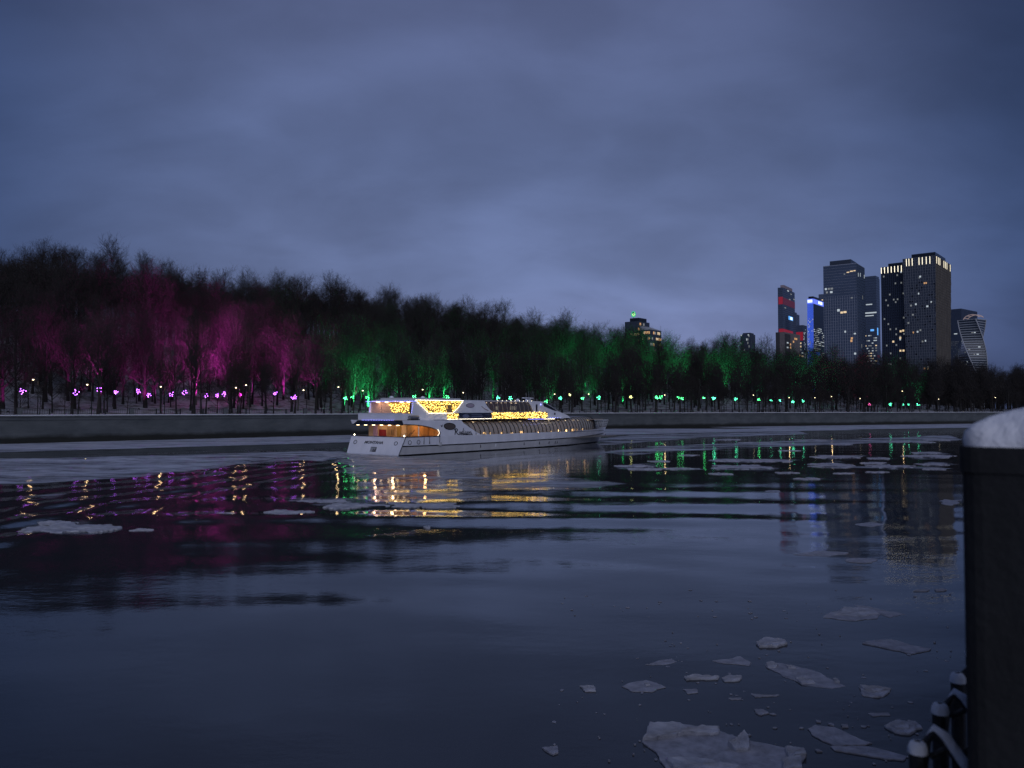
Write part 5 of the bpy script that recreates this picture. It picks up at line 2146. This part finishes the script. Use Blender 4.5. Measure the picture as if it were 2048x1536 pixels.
# tower with a rounded top between them
T4 = Tower('round_top_tower', 'slim far glass tower with bright office floors behind the broad tower', 1728, 1756, 1763, 556, 2300, 40, M_gl_blue, M_tfar)
T4.cap(.0, .96, .0, 1.0, 7, M_gl_blue, 'rounded_top')
T4.band('f', .735, .745, M_w_cool, 'lit_floor')
T4.band('f', .715, .722, M_w_cool, 'lit_floor', .1, .8)
T4.band('f', .80, .808, M_w_cool, 'lit_floor', .25, .7)
T4.band('f', .60, .615, M_sky_led, 'blue_sign', .55, .8)
T4.band('r', .57, .625, M_sky_led, 'blue_sign', .1, .35)
T4.band('r', .40, .42, M_red_dim, 'red_sign', .05, .7)
T4.lit('f', 8, 52, .42, 3, zmax=.57, fw=.9, fh=.4, mats=[M_w_cool, M_w_dim, M_w_warm, M_w_dim])
T4.grid('f', 8, 52, M_fin_d, 0, .6)
T4.grid('r', 4, 52, M_fin_d, 0, .5)

# blue lit tower
T2 = Tower('blue_tower', 'tower outlined in blue light with a glowing blue and white sign on its crown', 1617, 1629, 1653, 597, 1900, 38, M_blue_led, mat('night_glass', (.02, .028, .05), .3))
T2.band('f', .955, .998, M_blue_bright, 'crown_sign', .0, 1.0, .8)
T2.band('r', .955, .998, M_blue_bright, 'crown_sign', .0, 1.0, .8)
sr = random.Random(4)
for u in (.1, .3, .5, .7):
    T2.win('f', T2.L1 * u, T2.L1 * (u + .16), T2.h * .966, T2.h * .99, M_white_led, 'sign_letter', 1.2)
for u in (.40, .52, .62):
    T2.win('r', T2.L2 * u, T2.L2 * (u + .09), T2.h * .966, T2.h * .99, M_white_led, 'sign_letter', 1.2)
for i in range(46):
    u = min(.9, abs(sr.gauss(0, .35)))
    z = T2.h * sr.uniform(.52, .82)
    T2.win('f', T2.L1 * u, T2.L1 * u + 1.1, z, z + 2.4, M_w_dim if sr.random() < .6 else M_w_cool, 'led_spark', .7)
T2.grid('f', 5, 20, M_blue_bright, .35, 0, 'light_lines')
T2.lit('r', 9, 60, .5, 9, zmax=.75, fw=.8, fh=.4, mats=[M_w_dim, M_w_dim, M_w_cool])
T2.band('r', .50, .525, M_blue_led, 'blue_band', 0, .5, .7)
T2.cap(.1, .9, .05, .6, 6, M_gl_dark)
T2b = Tower('far_block', 'plain far block peeking out behind the blue tower', 1640, 1652, 1656, 588, 2300, 30, M_tfar, M_tfar)
T2b.band('f', .90, .93, M_red_dim, 'red_sign', .1, .9)
T2b.lit('f', 4, 50, .1, 3, fw=.8, fh=.4)
# low block with white LED edge
T1c = Tower('led_block', 'low block with red sign and sparkling white light edge beside the blue tower', 1594, 1608, 1616, 650, 1750, 38, M_tfar, M_tfar)
T1c.band('f', .82, .92, M_red_led, 'red_sign')
T1c.lit('f', 4, 26, .55, 2, zmax=.8, fw=.9, fh=.45, mats=[M_w_warm, M_w_cool, M_w_dim])
for i in range(60):
    u = sr.uniform(.05, .55)
    z = T1c.h * sr.uniform(.05, .98)
    T1c.win('r', T1c.L2 * u, T1c.L2 * u + 1.2, z, z + 1.8, M_w_cool, 'led_spark')
# red banded tower
T1 = Tower('red_banded_tower', 'tall far tower with two dim red light bands and a small blue sign', 1558, 1568, 1592, 575, 2270, 34, M_gl_blue, M_tfar)
for f_, (a, b) in (('f', (.865, .925)), ('f', (.62, .665))):
    T1.band('f', a, b, M_red_led, 'red_band', .15, 1.0)
T1.band('r', .865, .92, M_red_dim, 'red_band')
T1.band('r', .63, .665, M_red_led, 'red_band', .0, .95)
T1.band('r', .755, .785, M_sky_led, 'blue_sign', .45, .98)
T1.band('r', .76, .78, M_white_led, 'sign_letter', .6, .75, .9)
T1.grid('f', 4, 60, M_fin_d, 0, .7)
T1.grid('r', 8, 60, M_fin_d, 0, .7)
T1.lit('r', 8, 60, .05, 12, fw=.9)
T1.cap(.3, 1.0, .1, .8, 9, mat('lit_cap', (.35, .28, .3), .6), 'roof_cap')
T1e = Tower('shoulder_tower', 'shorter rounded shoulder tower attached beside the red banded tower', 1588, 1594, 1601, 628, 2260, 34, M_tfar, M_tfar)
T1e.grid('f', 3, 50, M_fin_d, 0, .7)
T1e.cap(.0, .5, .0, .7, 6, M_tfar, 'stepped_top')
# residential slab in front
T0_ = Tower('apartment_block', 'beige apartment block with dark balcony columns at the foot of the red banded tower', 1553, 1571, 1602, 664, 1350, 40, M_beige, M_beige, cat='building')
T0_.band('f', 0, 1, mat('balcony_dark', (.05, .05, .055), .7), 'balcony_column', .0, .45, .3)
T0_.band('r', .0, .98, mat('balcony_dark', (.05, .05, .055), .7), 'balcony_column', .0, .35, .3)
T0_.grid('f', 4, 24, M_beige, 0, .5)
for zz in (.80, .86):
    T0_.win('r', T0_.L2 * .12, T0_.L2 * .22, T0_.h * zz, T0_.h * zz + 2.4, M_w_cool)
T0_.lit('r', 10, 24, .06, 31, mats=[M_w_dim, M_w_amber])
# grey tower behind the twisted one
T7 = Tower('ribbed_tower', 'flat topped blue grey ribbed tower behind the twisted tower', 1893, 1926, 1958, 617, 2350, 50, M_tfar, mat('far_glass_dark', (.045, .055, .09), .35))
T7.grid('f', 18, 3, M_fin_d, 1.4, 0, 'vertical_ribs')
T7.grid('r', 16, 3, M_fin_d, 1.2, 0, 'vertical_ribs')
for cix in range(7):
    for r_ in range(40):
        if sr.random() < .5:
            u = T7.L1 * (.2 + .1 * cix)
            z = T7.h * (.05 + .016 * r_)
            T7.win('f', u, u + 1.0, z, z + 1.6, M_w_dim, 'window', 1.0)
for u in (.55, .62, .68):
    T7.win('f', T7.L1 * u, T7.L1 * u + 3, T7.h * .75, T7.h * .76, M_w_cool, 'window', 1.0)

# twisted tower
D8 = 2090.0
c8 = at(1947, 820, D8)
tw = empty('twisted_tower', (c8.x, D8, GZ))
tag(tw, 'twisted glass tower with white spiral edges and striped floors', 'tower')
H8 = at(1947, 640, D8).z - GZ
NS, SD = 38, 46.0
view8 = math.atan2(c8.x, D8)
fl_h = H8 / NS
st_me = MB().box(-SD / 2, SD / 2, -SD / 2, SD / 2, 0, fl_h * .72).mesh('storey', mat('twist_glass', (.035, .045, .062), .2))
sl_me = MB().box(-SD / 2 - .5, SD / 2 + .5, -SD / 2 - .5, SD / 2 + .5, fl_h * .70, fl_h * 1.0).mesh('floor_band', mat('twist_band', (.36, .39, .42), .5))


def tw_ang(f):   # f 0 bottom .. 1 top
    return R(121 - 152 * f) - view8


for i in range(NS):
    a = tw_ang((i + .5) / NS)
    o = obj('storey', st_me, tw, (0, 0, i * fl_h))
    o.rotation_euler = (0, 0, a)
    q = obj('floor_band', sl_me, tw, (0, 0, i * fl_h))
    q.rotation_euler = (0, 0, a)
for k in range(4):
    pts_ = []
    for i in range(41):
        f = i / 40
        a = tw_ang(f) + math.pi / 4 + k * math.pi / 2
        pts_.append((SD * .72 * math.cos(a), SD * .72 * math.sin(a), H8 * f))
    MB().tube(pts_, 1.1, 5).build('spiral_edge', mat('white_edge', (.50, .52, .56), .5), tw)
at_ = tw_ang(1.0)
Mr = Matrix.Rotation(at_, 4, 'Z')
arch8 = MB()
for yy in (-9, 9):
    arch8.tube([Mr @ Vector((SD * .1 + 24 * math.cos(R(170 - 150 * i / 10)) * .9, yy, H8 + 13 * math.sin(R(170 - 150 * i / 10)))) for i in range(11)], 1.1, 5)
for i in range(1, 10, 2):
    x_, z_ = SD * .1 + 24 * math.cos(R(170 - 150 * i / 10)) * .9, H8 + 13 * math.sin(R(170 - 150 * i / 10))
    arch8.tube([Mr @ Vector((x_, -9, z_)), Mr @ Vector((x_, 9, z_))], .9, 4)
arch8.build('crown_arch', mat('lit_arch', (.55, .45, .42), .5, emit=(1, .7, .6), es=.12), tw)
wr = random.Random(77)
for i in range(34):
    f = wr.uniform(.08, .93)
    n_ = int(f * NS)
    a = tw_ang((n_ + .5) / NS)
    M_ = Matrix.Rotation(a, 4, 'Z')
    u = wr.uniform(-.42, .36) * SD
    w_ = wr.uniform(2, 6)
    mb = MB()
    if wr.random() < .7:
        mb.box(u, u + w_, -SD / 2 - .35, -SD / 2 + .1, n_ * fl_h + 1.2, n_ * fl_h + 3.6, M=M_)
    else:
        mb.box(-SD / 2 - .35, -SD / 2 + .1, u, u + w_, n_ * fl_h + 1.2, n_ * fl_h + 3.6, M=M_)
    mb.build('window', wr.choice([M_w_dim, M_w_cool, M_w_dim]), tw)

# office block with round green sign, on the hill
T9 = Tower('office_block', 'stepped office block with lit floors and a round green sign on its roof', 1250.5, 1276, 1300, 642, 900, 40, M_gl_mid, M_gl_mid, cat='building')
T9.lit('f', 7, 17, .30, 2, mats=[M_w_warm, M_w_dim, M_w_amber], zmin=.62, fh=.45)
T9.lit('r', 7, 17, .28, 5, mats=[M_w_warm, M_w_dim, M_w_amber], zmin=.62, fh=.45)
T9.cap(.3, 1.0, .1, .75, 4.0, M_gl_dark)
wing = Tower('office_wing', 'lower glass wing with sloping roof and amber office floors beside the green sign block', 1281, 1301, 1323.5, 659, 890, 40, M_gl_mid, M_gl_mid, cat='building')
wing.lit('f', 6, 14, .45, 7, mats=[M_w_warm, M_w_amber, M_w_dim], zmin=.5, fh=.45)
wing.lit('r', 8, 14, .45, 8, mats=[M_w_warm, M_w_amber, M_w_dim], zmin=.5, fh=.45)
rf9 = MB()
rf9.add([(-wing.L1, 0, wing.h + 5), (0, 0, wing.h + 2.5), (0, wing.L2, wing.h + .3), (-wing.L1, wing.L2, wing.h + 2), (-wing.L1, 0, wing.h + .05), (0, 0, wing.h + .05), (0, wing.L2, wing.h + .05), (-wing.L1, wing.L2, wing.h + .05)],
        [(0, 1, 2, 3), (4, 5, 1, 0), (5, 6, 2, 1), (6, 7, 3, 2), (7, 4, 0, 3)])
rf9.build('sloping_roof', mat('pale_roof', (.40, .41, .45), .5), wing.root)
MB().tube([(-.5, wing.L2 - .5, wing.h), (-.5, wing.L2 - .5, wing.h + 6)], .15, 4).build('roof_mast', M_grey, wing.root)
sg9 = empty('green_sign', at(1267, 634.5, 898))
tag(sg9, 'round glowing green sign with a pale tick mark on the office block roof', 'sign')
M_sg = mat('sign_green', (.05, .5, .2), .4, emit=(.02, .85, .32), es=.55)
M_sg2 = mat('sign_pale', (.6, .9, .4), .4, emit=(.55, 1.0, .35), es=1.0)
rg9 = MB()
rg9.tube([(2.15 * math.cos(i * .2618), 0, 3.4 + 3.0 * math.sin(i * .2618)) for i in range(25)], .36, 6)
ringo = rg9.build('sign_ring', M_sg, sg9)
MB().tube([(-1.2 + .0 * i, -.1, 3.9) for i in range(1)] + [(-1.2, -.1, 3.9), (-1.05, -.1, 2.4), (-.2, -.1, 1.5), (.8, -.1, 2.2), (1.5, -.1, 3.6)], .40, 6).build('sign_crescent', M_sg2, sg9)
MB().tube([(-.5, -.15, 3.8), (0, -.15, 3.2), (1.3, -.15, 5.2)], .28, 6).build('sign_tick', M_sg2, sg9)
MB().prism([(2.0 * math.cos(i * .5236), 3.4 + 2.8 * math.sin(i * .5236)) for i in range(12)], .15, .3, lambda u, v, a: (u, a, v)).build('sign_disc', mat('sign_back', (.02, .12, .08), .5, emit=(.02, .5, .25), es=.12), sg9)
MB().tube([(0, .3, -3.5), (0, .3, .6)], .25, 5).build('sign_mast', M_iron, sg9)

T10 = Tower('hill_block', 'small square tower block with scattered lights showing above the wooded ridge', 1482, 1503, 1512, 668, 1200, 36, M_gl_mid, M_gl_mid, cat='building')
T10.lit('f', 9, 22, .14, 3, mats=[M_w_cool, M_w_dim, M_w_dim], zmin=.55)
T10.cap(.2, .9, .1, .9, 2.2, M_gl_mid)
T10.win('f', .5, 2.4, T10.h - 2.2, T10.h - .3, M_w_cool)
T10.win('f', T10.L1 * .72, T10.L1 * .72 + 1.6, T10.h - 2.0, T10.h - .3, M_w_cool)
# slim far chimney
ch = empty('chimney', (*at(1983, 820, 1300).xy, GZ))
tag(ch, 'slim dark far chimney rising over the trees beside the twisted tower', 'chimney')
MB().tube([(0, 0, 0), (0, 0, zf(T10, 752) * 1.08)], [2.4, 1.6], 8).build('stack', M_beige, ch)
MB().tube([(0, 0, zf(T10, 752) * 1.07), (0, 0, zf(T10, 752) * 1.10)], 1.9, 8).build('rim', M_granite, ch)

# ---------------------------------------------------------------- near quay, pillar and railing
RD = Vector((.6, .8, 0))
RM = Vector((.8, -.6, 0))
NQ = 3.9
P1 = Vector((.500, 1.0, 0))
nq = MB()
a0 = P1 - RD * 60 + RM * .02 - RM * .14
a1 = P1 + RD * 120 + RM * .02 - RM * .14
b0, b1 = a0 + RM * 30, a1 + RM * 30
nq.add([(a0.x, a0.y, NQ), (a1.x, a1.y, NQ), (b1.x, b1.y, NQ), (b0.x, b0.y, NQ), (a0.x, a0.y, -.6), (a1.x, a1.y, -.6), (b1.x, b1.y, -.6), (b0.x, b0.y, -.6)],
       [(3, 2, 1, 0), (0, 1, 5, 4), (1, 2, 6, 5), (3, 0, 4, 7)])
tag(nq.build('near_quay', mat('snowy_granite', (.30, .30, .33), .85, noise=.4, nscale=1.5)), kind='structure')


def rounded_box(hx, hy, z0, z1, r, n=4):
    pts_ = []
    for (cx, cy, a) in ((hx - r, hy - r, 0), (-hx + r, hy - r, 90), (-hx + r, -hy + r, 180), (hx - r, -hy + r, 270)):
        for i in range(n + 1):
            t_ = R(a + 90 * i / n)
            pts_.append((cx + r * math.cos(t_), cy + r * math.sin(t_)))
    return MB().prism(pts_, z0, z1, lambda u, v, a: (u, v, a)), pts_


pil = empty('railing_pillar', (.703, .868, NQ), math.atan2(.8, .6))
tag(pil, 'dark railing pillar with a thick rounded cap of snow on top, by the near quay', 'pillar')
pb, pp = rounded_box(.17, .17, -.02, 1.035, .02)
pb.build('shaft', mat('dark_granite', (.011, .012, .014), .9, noise=.25, nscale=9, bump=.15, bscale=90), pil)
pc, _ = rounded_box(.172, .172, 1.0355, 1.062, .02)
pc.build('cap_stone', mat('dark_granite', (.011, .012, .014), .9), pil)
scap = MB()
NR = 9
np_ = len(pp)
for k in range(NR + 1):
    f = k / NR
    rr_ = math.cos(f * math.pi / 2) ** .55
    zz = 1.058 + .052 * math.sin(f * math.pi / 2) ** .9
    for (u, v) in pp:
        w = 1 + .02 * math.sin(u * 40 + v * 31 + k)
        scap.v.append((u * 1.0 * rr_ * w, v * 1.0 * rr_ * w, zz))
for k in range(NR):
    for i in range(np_):
        j = (i + 1) % np_
        scap.f.append((k * np_ + i, k * np_ + j, (k + 1) * np_ + j, (k + 1) * np_ + i))
scap.build('snow_cap', M_snow, pil, smooth=True)

nr = empty('iron_railing', (P1.x, P1.y, NQ), math.atan2(RD.y, RD.x))
tag(nr, 'black ornamental iron railing with snow capped pickets below the snowy pillar', 'railing')
top = CAMH - .398 - NQ          # picket height
pk = MB().tube([(0, 0, 0), (0, 0, top - .02)], .0105, 10).mesh('picket', M_iron)
sn = MB()
for k in range(6):
    f = k / 5
    for i in range(10):
        a = i * .6283
        r_ = .0118 * math.cos(f * 1.45) ** .5
        sn.v.append((r_ * math.cos(a), r_ * math.sin(a), .014 * math.sin(f * 1.57) - .004))
for k in range(5):
    for i in range(10):
        j = (i + 1) % 10
        sn.f.append((k * 10 + i, k * 10 + j, k * 10 + 10 + j, k * 10 + 10 + i))
snm = sn.mesh('snow_tip', M_snow)
for p_ in snm.polygons:
    p_.use_smooth = True
scr = MB()
scr.tube([(.012, -.004, top - .045), (.012, -.008, top - .012), (.012, -.016, top + .002), (.012, -.026, top - .006), (.012, -.045, top - .032), (.012, -.07, top - .068)], [.005] * 6, 8)
scr.tube([(.012, -.012, top - .03), (.012, -.022, top - .022), (.012, -.032, top - .014)], [.004] * 3, 8)
scm = scr.mesh('scroll', M_iron)
scs = MB()
scs.tube([(.012, -.009, top - .006), (.012, -.017, top + .006), (.012, -.028, top - .001), (.012, -.046, top - .026), (.012, -.07, top - .061)], [.0025, .005, .0062, .007, .006], 8)
scsm = scs.mesh('snow_drift', M_snow)
for p_ in scsm.polygons:
    p_.use_smooth = True
leaf = MB()
leaf.prism([(-.004, top - .16), (-.022, top - .085), (-.04, top - .062), (-.06, top - .085), (-.07, top - .17)], .05, .056, lambda u, v, a: (a, u, v))
leafm = leaf.mesh('iron_leaf', M_iron)
for i in range(-22, 40):
    o = obj('picket', pk, nr, (.16 * i, 0, 0))
    obj('snow_tip', snm, o, (0, 0, top - .02))
    if -3 <= i <= 8:
        s_ = obj('scroll', scm, nr, (.16 * i, 0, 0))
        obj('snow_drift', scsm, s_)
        obj('iron_leaf', leafm, nr, (.16 * i, 0, 0))
MB().box(-3.6, 6.4, -.012, .012, top - .30, top - .27).build('middle_rail', M_iron, nr)
MB().box(-3.6, 6.4, -.015, .015, .08, .11).build('bottom_rail', M_iron, nr)
